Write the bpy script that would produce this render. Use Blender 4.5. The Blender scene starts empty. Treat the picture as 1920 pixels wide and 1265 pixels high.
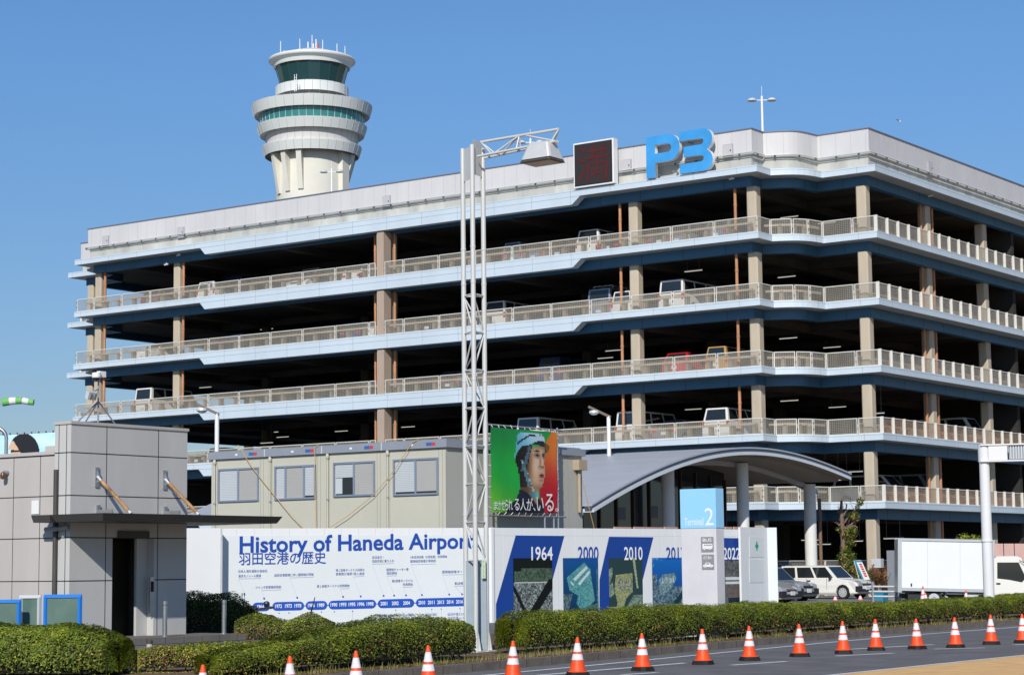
import bpy, math, random
import numpy as np
from mathutils import Vector, Matrix

random.seed(7)
rng = np.random.default_rng(7)
SC = bpy.context.scene
COL = SC.collection
R = math.radians

# ------------------------------------------------------------------ camera
EYE = Vector((52.17, -94.83, 2.0))
YAW, PITCH, ROLL, FPX = -.6251, .1119, -.0105, 3826.0
_f = Vector((math.sin(YAW) * math.cos(PITCH), math.cos(YAW) * math.cos(PITCH), math.sin(PITCH)))
_r = _f.cross(Vector((0, 0, 1))).normalized()
_u = _r.cross(_f)
_c, _s = math.cos(ROLL), math.sin(ROLL)
RIGHT, UP = _r * _c + _u * _s, _u * _c - _r * _s
cam = bpy.data.objects.new('camera', bpy.data.cameras.new('camera'))
COL.objects.link(cam)
m3 = Matrix((RIGHT, UP, -_f)).transposed()
cam.matrix_world = Matrix.Translation(EYE) @ m3.to_4x4()
cam.data.sensor_width = 36.0
cam.data.lens = 36.0 * FPX / 1920
cam.data.clip_start = .5
cam.data.clip_end = 4000
SC.camera = cam

# ------------------------------------------------------------------ sky, sun, exposure
SUN_AZ, SUN_EL = R(27), R(32)           # azimuth measured from -Y towards +X
world = bpy.data.worlds.new('World')
SC.world = world
world.use_nodes = True
nt = world.node_tree
bg = nt.nodes['Background']
sky = nt.nodes.new('ShaderNodeTexSky')
sky.sky_type = 'NISHITA'
sky.sun_disc = False
sky.sun_elevation = SUN_EL
sky.sun_rotation = math.pi - SUN_AZ
sky.air_density = 1.0
sky.dust_density = .25
sky.ozone_density = 3.0
tint = nt.nodes.new('ShaderNodeMix'); tint.data_type = 'RGBA'; tint.blend_type = 'MULTIPLY'
tint.inputs['Factor'].default_value = 1.0
wc = nt.nodes.new('ShaderNodeTexCoord'); sx = nt.nodes.new('ShaderNodeSeparateXYZ'); mr = nt.nodes.new('ShaderNodeMapRange'); tl = nt.nodes.new('ShaderNodeMix'); tl.data_type = 'RGBA'
nt.links.new(wc.outputs['Generated'], sx.inputs['Vector']); nt.links.new(sx.outputs['Z'], mr.inputs['Value'])
mr.inputs['From Min'].default_value = .06; mr.inputs['From Max'].default_value = .25
nt.links.new(mr.outputs['Result'], tl.inputs['Factor'])
tl.inputs['A'].default_value = (.56, .62, .74, 1); tl.inputs['B'].default_value = (.62, .86, 1.08, 1)
nt.links.new(tl.outputs['Result'], tint.inputs['B'])
nt.links.new(sky.outputs['Color'], tint.inputs['A'])
nt.links.new(tint.outputs['Result'], bg.inputs['Color'])
bg.inputs['Strength'].default_value = .10
sun = bpy.data.objects.new('sun', bpy.data.lights.new('sun', 'SUN'))
COL.objects.link(sun)
sun.data.energy = 4.2
sun.data.angle = R(.53)
sun.data.color = (1.0, .95, .87)
sdir = Vector((math.sin(SUN_AZ) * math.cos(SUN_EL), -math.cos(SUN_AZ) * math.cos(SUN_EL), math.sin(SUN_EL)))
sun.rotation_euler = sdir.to_track_quat('Z', 'Y').to_euler()
sun.location = (40, -60, 60)
SC.view_settings.view_transform = 'Standard'
SC.view_settings.look = 'None'
SC.view_settings.gamma = 1
SC.view_settings.exposure = 0.0
SC.render.engine = 'CYCLES'
SC.cycles.max_bounces = 5
SC.cycles.diffuse_bounces = 3
SC.cycles.glossy_bounces = 3
SC.cycles.transmission_bounces = 3
SC.cycles.transparent_max_bounces = 8

# ------------------------------------------------------------------ photo measurements -> points
def ray(x, y):
    return _f + RIGHT * ((x - 960) / FPX) + UP * ((632.5 - y) / FPX)
def dep(x, y, d):
    return EYE + ray(x, y) * d
def atz(x, y, z):
    v = ray(x, y)
    return EYE + v * ((z - 2.0) / v.z)
def onpl(x, y, p0, n):
    v = ray(x, y); n = Vector(n)
    return EYE + v * ((Vector(p0) - EYE).dot(n) / v.dot(n))
def onX(x, y, X):
    return onpl(x, y, (X, 0, 0), (1, 0, 0))
def onY(x, y, Y):
    return onpl(x, y, (0, Y, 0), (0, 1, 0))

# ------------------------------------------------------------------ materials
def s2l(c):
    return tuple(((v / 255) / 12.92 if v / 255 <= .04045 else ((v / 255 + .055) / 1.055) ** 2.4) for v in c)
MATS = {}
def mat(name, col, rough=.6, metal=0.0, var=.12, scale=1.5, bump=0.0, bscale=None, spec=.4, emit=None, streak=0.0, trans=0.0):
    if name in MATS:
        return MATS[name]
    m = bpy.data.materials.new(name)
    m.use_nodes = True
    n = m.node_tree; b = n.nodes['Principled BSDF']
    b.inputs['Roughness'].default_value = rough
    b.inputs['Metallic'].default_value = metal
    b.inputs['Specular IOR Level'].default_value = spec
    col = tuple(col)
    tc = n.nodes.new('ShaderNodeTexCoord')
    if var > 0:
        nz = n.nodes.new('ShaderNodeTexNoise')
        nz.inputs['Scale'].default_value = scale
        nz.inputs['Detail'].default_value = 6
        nz.inputs['Roughness'].default_value = .65
        src = tc.outputs['Object']
        if streak:
            mp = n.nodes.new('ShaderNodeMapping')
            mp.inputs['Scale'].default_value = (1, 1, streak)
            n.links.new(src, mp.inputs['Vector']); src = mp.outputs['Vector']
        n.links.new(src, nz.inputs['Vector'])
        rp = n.nodes.new('ShaderNodeValToRGB')
        rp.color_ramp.elements[0].position = .3
        rp.color_ramp.elements[1].position = .72
        rp.color_ramp.elements[0].color = tuple(c * (1 - var) for c in col) + (1,)
        rp.color_ramp.elements[1].color = tuple(min(1, c * (1 + var * .6)) for c in col) + (1,)
        n.links.new(nz.outputs['Fac'], rp.inputs['Fac'])
        n.links.new(rp.outputs['Color'], b.inputs['Base Color'])
    else:
        b.inputs['Base Color'].default_value = col + (1,)
    if bump:
        nb = n.nodes.new('ShaderNodeTexNoise')
        nb.inputs['Scale'].default_value = bscale or 40
        nb.inputs['Detail'].default_value = 4
        n.links.new(tc.outputs['Object'], nb.inputs['Vector'])
        bp = n.nodes.new('ShaderNodeBump')
        bp.inputs['Strength'].default_value = bump
        bp.inputs['Distance'].default_value = .02
        n.links.new(nb.outputs['Fac'], bp.inputs['Height'])
        n.links.new(bp.outputs['Normal'], b.inputs['Normal'])
    if emit:
        b.inputs['Emission Color'].default_value = tuple(col) + (1,)
        b.inputs['Emission Strength'].default_value = emit
    if trans:
        out = n.nodes['Material Output']
        mx = n.nodes.new('ShaderNodeMixShader'); tr = n.nodes.new('ShaderNodeBsdfTranslucent')
        tr.inputs['Color'].default_value = tuple(min(1, c * 1.5) for c in col) + (1,)
        mx.inputs['Fac'].default_value = trans
        n.links.new(b.outputs['BSDF'], mx.inputs[1]); n.links.new(tr.outputs['BSDF'], mx.inputs[2])
        n.links.new(mx.outputs['Shader'], out.inputs['Surface'])
    MATS[name] = m
    return m
def attr_mat(name, rough=.7):
    if name in MATS:
        return MATS[name]
    m = bpy.data.materials.new(name); m.use_nodes = True
    n = m.node_tree; b = n.nodes['Principled BSDF']
    a = n.nodes.new('ShaderNodeAttribute'); a.attribute_name = 'print'
    n.links.new(a.outputs['Color'], b.inputs['Base Color'])
    b.inputs['Roughness'].default_value = rough
    b.inputs['Specular IOR Level'].default_value = .25
    MATS[name] = m
    return m
def glass_mat(name, col, rough=.05):
    if name in MATS:
        return MATS[name]
    m = mat(name, col, rough=rough, var=0, spec=.9)
    return m

FASCIA = mat('fascia_panel', (.55, .64, .715), .42, var=.09, scale=.35, spec=.45, streak=.2)
SEAM = mat('panel_seam', (.30, .36, .44), .8, var=0)
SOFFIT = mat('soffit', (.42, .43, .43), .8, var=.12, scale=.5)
BEAM = mat('blue_beam', (.045, .135, .235), .45, var=.1, scale=.6)
BEAMSEAM = mat('beam_seam', (.02, .05, .09), .8, var=0)
PARAPET = mat('parapet_cladding', (.60, .595, .60), .6, var=.1, scale=.5, streak=.3)
PSEAM = mat('parapet_seam', (.38, .37, .40), .8, var=0)
PTOP = mat('parapet_capping', (.16, .18, .24), .5, var=.05)
CONC = mat('weathered_concrete', (.50, .50, .46), .85, var=.28, scale=.9, bump=.2, bscale=14, streak=.25)
COLM = mat('beige_column', (.50, .43, .33), .8, var=.12, scale=1.1, bump=.1, streak=.3)
COLB = mat('brown_beige_column', (.42, .33, .26), .8, var=.12, scale=1.1, streak=.3)
RUSTP = mat('rusty_pipe', (.52, .25, .13), .75, var=.3, scale=3, streak=.3)
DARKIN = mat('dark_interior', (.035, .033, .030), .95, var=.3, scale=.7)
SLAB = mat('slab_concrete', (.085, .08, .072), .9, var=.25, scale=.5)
RAILW = mat('railing_white', (.66, .64, .58), .5, var=.06)
WIRE = mat('railing_wire', (.42, .40, .35), .5, var=.08)
WIREB = mat('railing_wire_brown', (.42, .33, .26), .6, var=.2)
BARR = mat('crash_barrier_beige', (.42, .34, .24), .75, var=.15, scale=2)
BARRB = mat('crash_barrier_brown', (.30, .15, .085), .8, var=.35, scale=2)
TUBE = mat('tube_lamp', (1, .97, .86), .5, var=0, emit=.6)
WHITE = mat('white_paint', (.78, .78, .77), .45, var=.05)
WHITEM = mat('galvanised_white', (.62, .64, .65), .4, .2, var=.06, scale=3)
STEEL = mat('brushed_steel', (.52, .53, .54), .32, .9, var=.1, scale=4)
GREYM = mat('grey_metal', (.30, .32, .35), .45, .3, var=.1)
DGREY = mat('dark_grey_metal', (.075, .072, .07), .55, .2, var=.2, scale=2)
BLACK = mat('black_rubber', (.018, .018, .018), .7, var=.2, scale=6)
GLASSD = glass_mat('dark_glass', (.012, .016, .02))
GLASSC = glass_mat('car_glass', (.016, .02, .022))
GLASST = glass_mat('tower_glass', (.01, .05, .055), .08)
GLASSG = mat('green_glass', (.03, .20, .20), .12, var=.15, scale=.5, spec=.8)
BLUESIGN = mat('sign_blue', (.055, .33, .72), .35, var=.2, scale=.8)
BLUEPAL = mat('totem_blue', (.30, .62, .90), .4, var=.03)
INK = mat('print_blue', (.010, .065, .36), .5, var=.02)
INKLT = mat('print_line', (.40, .48, .62), .6, var=0)
ORANGE = mat('cone_orange', (.88, .085, .014), .5, var=.22, scale=6)
REFL = mat('cone_reflective', (.78, .74, .78), .35, var=.2, scale=12)

# ------------------------------------------------------------------ mesh builder
LOCS = {}
def rootloc(o):
    return LOCS.get(o.name, Vector((0, 0, 0))) if o else Vector((0, 0, 0))
class MB:
    def __init__(s):
        s.v, s.f, s.m, s.mats, s.sm = [], [], [], [], []
    def mi(s, m):
        if m not in s.mats:
            s.mats.append(m)
        return s.mats.index(m)
    def add(s, vs, fs, m, smooth=False):
        o = len(s.v); k = s.mi(m)
        s.v.extend([tuple(v) for v in vs])
        for f in fs:
            s.f.append(tuple(i + o for i in f)); s.m.append(k); s.sm.append(smooth)
        return s
    def obox(s, c, ax, ay, az, m):
        c = Vector(c); ax, ay, az = Vector(ax), Vector(ay), Vector(az)
        vs = [c + ax * i + ay * j + az * k for k in (-.5, .5) for j in (-.5, .5) for i in (-.5, .5)]
        fs = [(0, 2, 3, 1), (4, 5, 7, 6), (0, 1, 5, 4), (2, 6, 7, 3), (0, 4, 6, 2), (1, 3, 7, 5)]
        return s.add(vs, fs, m)
    def box(s, c, size, m, rz=0):
        ca, sa = math.cos(rz), math.sin(rz)
        return s.obox(c, (ca * size[0], sa * size[0], 0), (-sa * size[1], ca * size[1], 0), (0, 0, size[2]), m)
    def b2(s, p, q, m):
        return s.box([(a + b) / 2 for a, b in zip(p, q)], [abs(b - a) for a, b in zip(p, q)], m)
    def bar(s, a, b, w, h, m):
        a, b = Vector(a), Vector(b); d = b - a
        up = Vector((0, 0, 1)) if abs(d.normalized().z) < .95 else Vector((0, 1, 0))
        sx = d.cross(up).normalized(); sz = sx.cross(d).normalized()
        return s.obox((a + b) / 2, d, sx * w, sz * h, m)
    def tube(s, a, b, r, m, n=8, r2=None):
        a, b = Vector(a), Vector(b); d = (b - a).normalized()
        up = Vector((0, 0, 1)) if abs(d.z) < .95 else Vector((0, 1, 0))
        x = d.cross(up).normalized(); y = d.cross(x)
        r2 = r if r2 is None else r2
        vs = []
        for p, q in ((a, r), (b, r2)):
            for i in range(n):
                t = 2 * math.pi * i / n
                vs.append(p + x * (q * math.cos(t)) + y * (q * math.sin(t)))
        fs = [(i, (i + 1) % n, n + (i + 1) % n, n + i) for i in range(n)]
        s.add(vs, fs, m, True)
        s.add(vs[:n], [tuple(range(n))], m); s.add(vs[n:], [tuple(reversed(range(n)))], m)
        return s
    def path(s, pts, r, m, n=8):
        for a, b in zip(pts[:-1], pts[1:]):
            s.tube(a, b, r, m, n)
        return s
    def lathe(s, prof, c, m, n=32, smooth=True):
        c = Vector(c)
        for (p, q) in zip(prof[:-1], prof[1:]):
            vs = []
            for (r, z) in (p, q):
                for i in range(n):
                    t = 2 * math.pi * i / n
                    vs.append(c + Vector((r * math.cos(t), r * math.sin(t), z)))
            s.add(vs, [(i, (i + 1) % n, n + (i + 1) % n, n + i) for i in range(n)], m, smooth)
        return s
    def extr(s, poly, vec, m, side=None, back=None):
        vec = Vector(vec); n = len(poly)
        A = [Vector(p) for p in poly]; B = [p + vec for p in A]
        s.add(A, [tuple(range(n))], m)
        s.add(B, [tuple(reversed(range(n)))], back or m)
        s.add(A + B, [(i, i + n, (i + 1) % n + n, (i + 1) % n) for i in range(n)], side or m)
        return s
    def prism(s, poly, z0, z1, m, bottom=None):
        return s.extr([(p[0], p[1], z1) for p in poly], (0, 0, z0 - z1), m, None, bottom)
    def quad(s, a, b, c, d, m):
        return s.add([a, b, c, d], [(0, 1, 2, 3)], m)
    def strip(s, path, z0, z1, t, m, under=None):
        inn = offset(path, t); n = len(path)
        for i in range(n - 1):
            a, b, c, d = path[i], path[i + 1], inn[i + 1], inn[i]
            P = lambda p, z: (p[0], p[1], z)
            s.quad(P(a, z0), P(b, z0), P(b, z1), P(a, z1), m)
            s.quad(P(d, z1), P(c, z1), P(c, z0), P(d, z0), m)
            s.quad(P(a, z1), P(b, z1), P(c, z1), P(d, z1), m)
            s.quad(P(d, z0), P(c, z0), P(b, z0), P(a, z0), under or m)
        for i in (0, n - 1):
            a, d = path[i], inn[i]
            s.quad((a[0], a[1], z0), (a[0], a[1], z1), (d[0], d[1], z1), (d[0], d[1], z0), m)
        return s
    def mesh(s, name):
        me = bpy.data.meshes.new(name)
        me.from_pydata(s.v, [], s.f)
        for m in s.mats:
            me.materials.append(m)
        me.polygons.foreach_set('material_index', s.m)
        me.polygons.foreach_set('use_smooth', s.sm)
        me.update()
        return me
    def build(s, name, parent=None, local=False, bevel=0):
        if parent and not local:
            l = rootloc(parent)
            s.v = [(x - l.x, y - l.y, z - l.z) for x, y, z in s.v]
        o = bpy.data.objects.new(name, s.mesh(name))
        COL.objects.link(o)
        if parent:
            o.parent = parent
            LOCS[o.name] = rootloc(parent)
        if bevel:
            b = o.modifiers.new('bevel', 'BEVEL'); b.width = bevel; b.segments = 2; b.limit_method = 'ANGLE'
            b.angle_limit = R(40)
        return o
def offset(path, d):
    out = []; n = len(path)
    for i in range(n):
        p = Vector(path[i][:2])
        ns = []
        for j in ((i - 1, i), (i, i + 1)):
            if j[0] >= 0 and j[1] < n:
                e = Vector(path[j[1]][:2]) - Vector(path[j[0]][:2])
                e.normalize(); ns.append(Vector((-e.y, e.x)))
        if len(ns) == 1:
            q = p + ns[0] * d
        else:
            bis = ns[0] + ns[1]
            q = p + bis * (d / max(.2, (1 + ns[0].dot(ns[1]))))
        out.append((q.x, q.y))
    return out
def tag(o, label=None, cat=None, group=None, kind=None):
    if label: o['label'] = label
    if cat: o['category'] = cat
    if group: o['group'] = group
    if kind: o['kind'] = kind
    return o
def thing(name, loc, label, cat, group=None, rz=0):
    o = bpy.data.objects.new(name, None)
    o.empty_display_size = .3
    COL.objects.link(o)
    o.location = loc; o.rotation_euler = (0, 0, rz)
    LOCS[o.name] = Vector(loc)
    return tag(o, label, cat, group)
def copy_tree(o, parent=None):
    c = o.copy(); COL.objects.link(c)
    if parent: c.parent = parent
    for ch in o.children:
        copy_tree(ch, c)
    return c
def struct(name, mb):
    return tag(mb.build(name), kind='structure')

# ---- lettering
def text_mesh(body, bold=0.0, res=3):
    cu = bpy.data.curves.new('txt', 'FONT')
    cu.body = body; cu.size = 1; cu.offset = bold; cu.resolution_u = res
    o = bpy.data.objects.new('txt', cu); COL.objects.link(o)
    dg = bpy.context.evaluated_depsgraph_get()
    me = bpy.data.meshes.new_from_object(o.evaluated_get(dg))
    bpy.data.objects.remove(o); bpy.data.curves.remove(cu)
    return me
def add_text(mb, body, p0, p1, zh, nrm, m, bold=0.0, lift=.012, maxw=None, fit=True):
    """lettering from p0 to p1 along the baseline, zh metres tall, lifted off the surface; appended to mb"""
    me = text_mesh(body, bold)
    vs = np.array([v.co[:] for v in me.vertices])
    if len(vs) == 0:
        return
    x0, y0 = vs[:, 0].min(), vs[:, 1].min() if fit else 0
    w, h = vs[:, 0].max() - vs[:, 0].min(), vs[:, 1].max() - y0
    p0, p1, nrm = Vector(p0), Vector(p1), Vector(nrm).normalized()
    d = (p1 - p0)
    up = Vector((0, 0, 1))
    out = [p0 + d * ((v[0] - x0) / w) + up * ((v[1] - y0) / h * zh) + nrm * lift for v in vs]
    mb.add(out, [tuple(p.vertices) for p in me.polygons], m)
    bpy.data.meshes.remove(me)
def grid_print(name, p00, p10, p01, nx, ny, fn, parent, matl):
    """a flat print: fn(u, v) gives its sRGB colour, v runs down from p00"""
    p00, p10, p01 = Vector(p00), Vector(p10), Vector(p01)
    if parent:
        l = rootloc(parent); p00, p10, p01 = p00 - l, p10 - l, p01 - l
    vs, fs, cols = [], [], []
    for j in range(ny + 1):
        for i in range(nx + 1):
            vs.append(tuple(p00 + (p10 - p00) * (i / nx) + (p01 - p00) * (j / ny)))
    for j in range(ny):
        for i in range(nx):
            a = j * (nx + 1) + i
            fs.append((a, a + nx + 1, a + nx + 2, a + 1))
            cols.append(s2l(fn((i + .5) / nx, (j + .5) / ny)))
    me = bpy.data.meshes.new(name); me.from_pydata(vs, [], fs)
    at = me.color_attributes.new('print', 'FLOAT_COLOR', 'CORNER')
    at.data.foreach_set('color', [x for c in cols for _ in range(4) for x in (c[0], c[1], c[2], 1)])
    me.materials.append(matl)
    o = bpy.data.objects.new(name, me); COL.objects.link(o)
    if parent:
        o.parent = parent; LOCS[o.name] = rootloc(parent)
    return o
def inpoly(u, v, poly):
    c = False; n = len(poly); j = n - 1
    for i in range(n):
        xi, yi = poly[i]; xj, yj = poly[j]
        if (yi > v) != (yj > v) and u < (xj - xi) * (v - yi) / (yj - yi) + xi:
            c = not c
        j = i
    return c

# ================================================================== GROUND, ROAD
mb = MB()
mb.quad((-900, -900, -.06), (900, -900, -.06), (900, 1500, -.06), (-900, 1500, -.06), mat('far_ground', (.16, .16, .15), .95, var=.2, scale=.02))
struct('ground', mb)
KERB = [(28.35, -95), (28.4, -75), (28.3, -65), (28.0, -60.5), (27.35, -53.2), (26.85, -47), (26.6, -42), (26.65, -34), (26.9, -28), (27.6, -16), (28.6, 0), (29.5, 40)]
KERB.reverse()                                  # bed lies to the left of travel (-X side)
KERBF = KERB[::-1]
ASPH = mat('asphalt', (.155, .150, .150), .9, var=.30, scale=.9, bump=.35, bscale=60)
mb = MB(); mb.quad((20, -120, 0), (34.6, -120, 0), (36.5, 60, 0), (20, 60, 0), ASPH)
struct('road', mb)
TAN = mat('tan_paving', (.80, .485, .20), .9, var=.2, scale=2.2, bump=.2, bscale=50)
mb = MB(); mb.quad((34.2, -120, .004), (75, -120, .004), (75, 60, .004), (36.4, 60, .004), TAN)
struct('pavement', mb)
PAINT = mat('road_paint', (.76, .77, .78), .7, var=.14, scale=5)
def ribbon(mb, pts, w, z, m):
    q = offset(pts, w)
    for i in range(len(pts) - 1):
        mb.quad((*pts[i], z), (*q[i], z), (*q[i + 1], z), (*pts[i + 1], z), m)
mb = MB()
edge = offset(KERBF, -.85)
ribbon(mb, edge, -.13, .004, PAINT)
for (x0, y0, x1, y1) in ((1014, 1265, 1290, 1242), (1171, 1264, 1238, 1260), (1378, 1246, 1480, 1239), (1572, 1229, 1680, 1223.5), (1600, 1216, 1755, 1207.5),
                         (1755, 1216, 1850, 1213.5), (1905, 1208, 1990, 1204)):
    a, b = atz(x0, y0, .004), atz(x1, y1, .004)
    d = (b - a).normalized(); n = Vector((-d.y, d.x, 0)) * .15
    mb.quad(a, b, b + n, a + n, PAINT)
a, b = Vector((34.18, -120, .008)), Vector((36.38, 60, .008))
mb.quad(a, a + Vector((.12, 0, 0)), b + Vector((.12, 0, 0)), b, PAINT)
struct('road_marking', mb)
KERBM = mat('kerb_concrete', (.17, .145, .12), .95, var=.35, scale=2.5, bump=.4, bscale=25)
mb = MB(); mb.strip(KERBF, 0.0, .16, .22, KERBM)
KSEAM = mat('kerb_joint', (.05, .045, .04), .95, var=0)
for i in range(60):
    y = -78 + i * 1.0
    for (ax, ay), (bx, by) in zip(KERBF[:-1], KERBF[1:]):
        if ay <= y < by:
            x = ax + (bx - ax) * (y - ay) / (by - ay)
            mb.box((x - .11, y, .081), (.23, .012, .163), KSEAM)
struct('kerb', mb)
SOIL = mat('bed_soil', (.16, .105, .06), .98, var=.4, scale=2.5, bump=.6, bscale=18)
inner = offset(KERBF, .21)
mb = MB()
mb.add([(*p, .14) for p in inner] + [(17, 40, .14), (17, -95, .14)], [tuple(range(len(inner) + 2))], SOIL)
struct('planting_bed', mb)
mb = MB()
mb.quad((-150, -150, .30), (20.5, -150, .30), (20.5, 90, .30), (-150, 90, .30), mat('forecourt_asphalt', (.15, .15, .15), .92, var=.2, scale=.8, bump=.2))
mb.quad((20.5, -150, .30), (20.5, -150, .1), (20.5, 90, .1), (20.5, 90, .30), KERBM)
struct('forecourt', mb)

# ================================================================== MULTI-STOREY CAR PARK
LV = [23.23 - 3.6 * k for k in range(7)]
def arc(p, q, bulge, n=9):
    p, q = Vector(p), Vector(q); d = q - p; nr = Vector((d.y, -d.x)).normalized()
    return [tuple(p + d * (i / n) + nr * (bulge * math.sin(math.pi * i / n))) for i in range(n + 1)]
XL = -53.2
OUT = ([(XL - 5, 48), (XL - 5, 3.9)] + arc((XL - 1.85, 3.9), (XL, 1.5), .55) + [(XL, 0), (0, 0)]
       + arc((0, 1.5), (1.85, 3.9), .55) + [(5.02, 3.9), (5.02, 48)])
def inset(d):
    return offset(OUT, d)
park = thing('parking_building', (-20, 10, 0), 'long multi-storey car park with pale blue floor bands and dark open decks', 'car park')
def along(path, step, start=0.0):
    """(point, direction, s) every step metres along a path"""
    res = []; acc = 0; nxt = start
    for a, b in zip(path[:-1], path[1:]):
        a, b = Vector(a), Vector(b); L = (b - a).length
        while nxt <= acc + L:
            t = (nxt - acc) / L
            res.append((a + (b - a) * t, (b - a).normalized())); nxt += step
        acc += L
    return res
XN0, XN1 = (-41.28, -40.84), (-11.39, -11.98)
for k in range(6):
    L = LV[k]
    mb = MB()
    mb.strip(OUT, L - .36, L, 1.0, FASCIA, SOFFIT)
    mb.extr([(XN0[0], 0, L - .362), (XN1[0], 0, L - .362), (XN1[1], 0, L - .82), (XN0[1], 0, L - .82)], (0, .55, 0), FASCIA, FASCIA)
    # open joints
    up = offset(OUT, -.004)
    for a, b in zip(up[:-1], up[1:]):
        mb.quad((*a, L - .085), (*b, L - .085), (*b, L - .065), (*a, L - .065), SEAM)
    mb.b2((XN0[0], -.004, L - .385), (XN1[0], .1, L - .36), SEAM)
    for p, d in along(OUT, 2.7, 1.35):
        deep = XN0[0] < p.x < XN1[0] and p.y < .1
        mb.obox((p.x, p.y, L - (.41 if deep else .18)), (d.x * .022, d.y * .022, 0), (-d.y * .008, d.x * .008, 0), (0, 0, .81 if deep else .352), SEAM)
    mb.build('fascia', park)
    mb = MB()
    bp = inset(.9)
    mb.strip(bp, L - .9, L - .362, .4, BEAM)
    for p, d in along(bp, 2.7, 1.0):
        mb.obox((p.x, p.y, L - .64), (d.x * .025, d.y * .025, 0), (-d.y * .008, d.x * .008, 0), (0, 0, .54), BEAMSEAM)
    mb.build('edge_beam', park)
    mb = MB()
    sp = inset(.99)
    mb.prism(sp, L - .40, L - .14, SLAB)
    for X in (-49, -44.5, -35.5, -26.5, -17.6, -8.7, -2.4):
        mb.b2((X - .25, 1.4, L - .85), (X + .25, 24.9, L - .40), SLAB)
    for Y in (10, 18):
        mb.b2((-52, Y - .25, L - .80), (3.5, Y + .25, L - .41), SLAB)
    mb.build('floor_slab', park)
# top storey wall
pp = inset(.62)
mb = MB()
mb.strip(pp, 24.05, 25.36, .25, PARAPET)
for p, d in along(offset(pp, -.004), .9, .45):
    mb.obox((p.x, p.y, 24.70), (d.x * .012, d.y * .012, 0), (-d.y * .006, d.x * .006, 0), (0, 0, 1.3), PSEAM)
mb.strip(offset(pp, -.05), 25.36, 25.42, .35, PTOP)
mb.build('parapet_wall', park)
mb = MB(); mb.strip(inset(.72), 23.09, 24.05, .3, CONC); mb.build('parapet_plinth', park)
mb = MB()
tr = inset(.5)
for a, b in zip(tr[:-1], tr[1:]):
    mb.tube((*a, 24.08), (*b, 24.08), .035, WHITEM, 6); mb.tube((*a, 23.98), (*b, 23.98), .025, CONC, 6)
for p, d in along(tr, 1.35, .3):
    mb.box((p.x, p.y, 24.0), (.09, .09, .1), DGREY)
mb.build('conduit', park)
HATCH = mat('hatch_door', (.50, .49, .51), .6, var=.06)
for px, py, side in ((198, 452, 0), (339, 436, 0), (725, 378, 0), (1175, 311, 0), (1365, 283, 0), (1743, 315, 1)):
    mb = MB()
    if side:
        p = onX(px, py, 4.43); c = (4.44, p.y, p.z)
        mb.box(c, (.06, .62, .72), PSEAM); mb.box((c[0] + .02, c[1], c[2]), (.06, .54, .64), HATCH)
        mb.box((c[0] + .06, c[1] + .18, c[2]), (.03, .05, .08), DGREY)
    else:
        p = onY(px, py, .58); c = (p.x, .585, p.z)
        mb.box(c, (.62, .06, .72), PSEAM); mb.box((c[0], c[1] - .02, c[2]), (.54, .06, .64), HATCH)
        mb.box((c[0] + .18, c[1] - .06, c[2]), (.05, .03, .08), DGREY)
    mb.build('hatch', park)
# columns
cols = [(-1.05, 1.45, COLM), (-8.65, 1.45, COLM), (-26.42, 1.45, COLM), (-44.6, 1.45, COLM), (-52.15, 1.45, COLM),
        (3.72, 5.0, COLM), (3.6, 13.1, COLM), (3.6, 21.2, COLM), (3.6, 29.3, COLM), (3.6, 37.4, COLM),
        (XL - 3.6, 5.0, COLM), (XL - 3.6, 13.1, COLM), (XL - 3.6, 21.2, COLM), (-35.5, 10, SLAB), (-26.5, 10, SLAB), (-17.6, 10, SLAB), (-8.7, 10, SLAB), (-44.5, 10, SLAB),
        (-8.7, 18, SLAB), (-17.6, 18, SLAB), (-26.5, 18, SLAB), (-44.5, 18, SLAB)]
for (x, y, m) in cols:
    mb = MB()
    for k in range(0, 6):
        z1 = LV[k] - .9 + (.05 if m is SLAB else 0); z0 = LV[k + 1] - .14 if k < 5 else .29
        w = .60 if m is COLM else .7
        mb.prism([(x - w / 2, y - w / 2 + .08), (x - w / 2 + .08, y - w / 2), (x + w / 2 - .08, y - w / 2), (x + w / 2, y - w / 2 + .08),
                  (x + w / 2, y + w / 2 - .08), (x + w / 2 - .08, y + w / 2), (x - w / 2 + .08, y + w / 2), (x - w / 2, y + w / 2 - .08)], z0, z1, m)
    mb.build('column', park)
mb = MB()
for k in range(0, 6):
    z1 = LV[k] - (.91 if k else .91); z0 = LV[k + 1] - .14 if k < 5 else .29
    mb.b2((-26.42, .12, z0), (-25.9, .80, z1 + .05), COLB)
    mb.b2((-26.56, .25, z0), (-26.422, .80, z1 + .05), COLM)
mb.build('joint_column', park)
for (x, y, r) in ((-27.3, 1.0, .075), (-25.85, 1.1, .085), (-9.5, 1.2, .085), (-2.05, 1.2, .085), (-43.95, 1.2, .085), (-51.45, 1.2, .09), (3.7, 12.4, .09), (3.7, 13.95, .09)):
    mb = MB()
    for k in range(0, 6):
        z1 = LV[k] - .87; z0 = LV[k + 1] - .14 if k < 5 else .29
        mb.tube((x, y, z0), (x, y, z1), r, RUSTP, 8)
        mb.tube((x, y, z0 + 1.9), (x, y, z0 + 1.98), r * 1.25, RUSTP, 8)
    mb.build('downpipe', park)
mb = MB()  # dark walls added inside so the decks look unlit
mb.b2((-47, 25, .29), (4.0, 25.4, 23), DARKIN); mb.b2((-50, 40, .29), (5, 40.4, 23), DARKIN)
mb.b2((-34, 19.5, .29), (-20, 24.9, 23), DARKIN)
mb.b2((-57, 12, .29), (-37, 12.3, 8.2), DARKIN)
mb.build('dark_backing', park)
mb = MB(); mb.prism(inset(1.5), 23.12, 23.16, CONC); mb.build('roof_deck', park)

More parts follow.
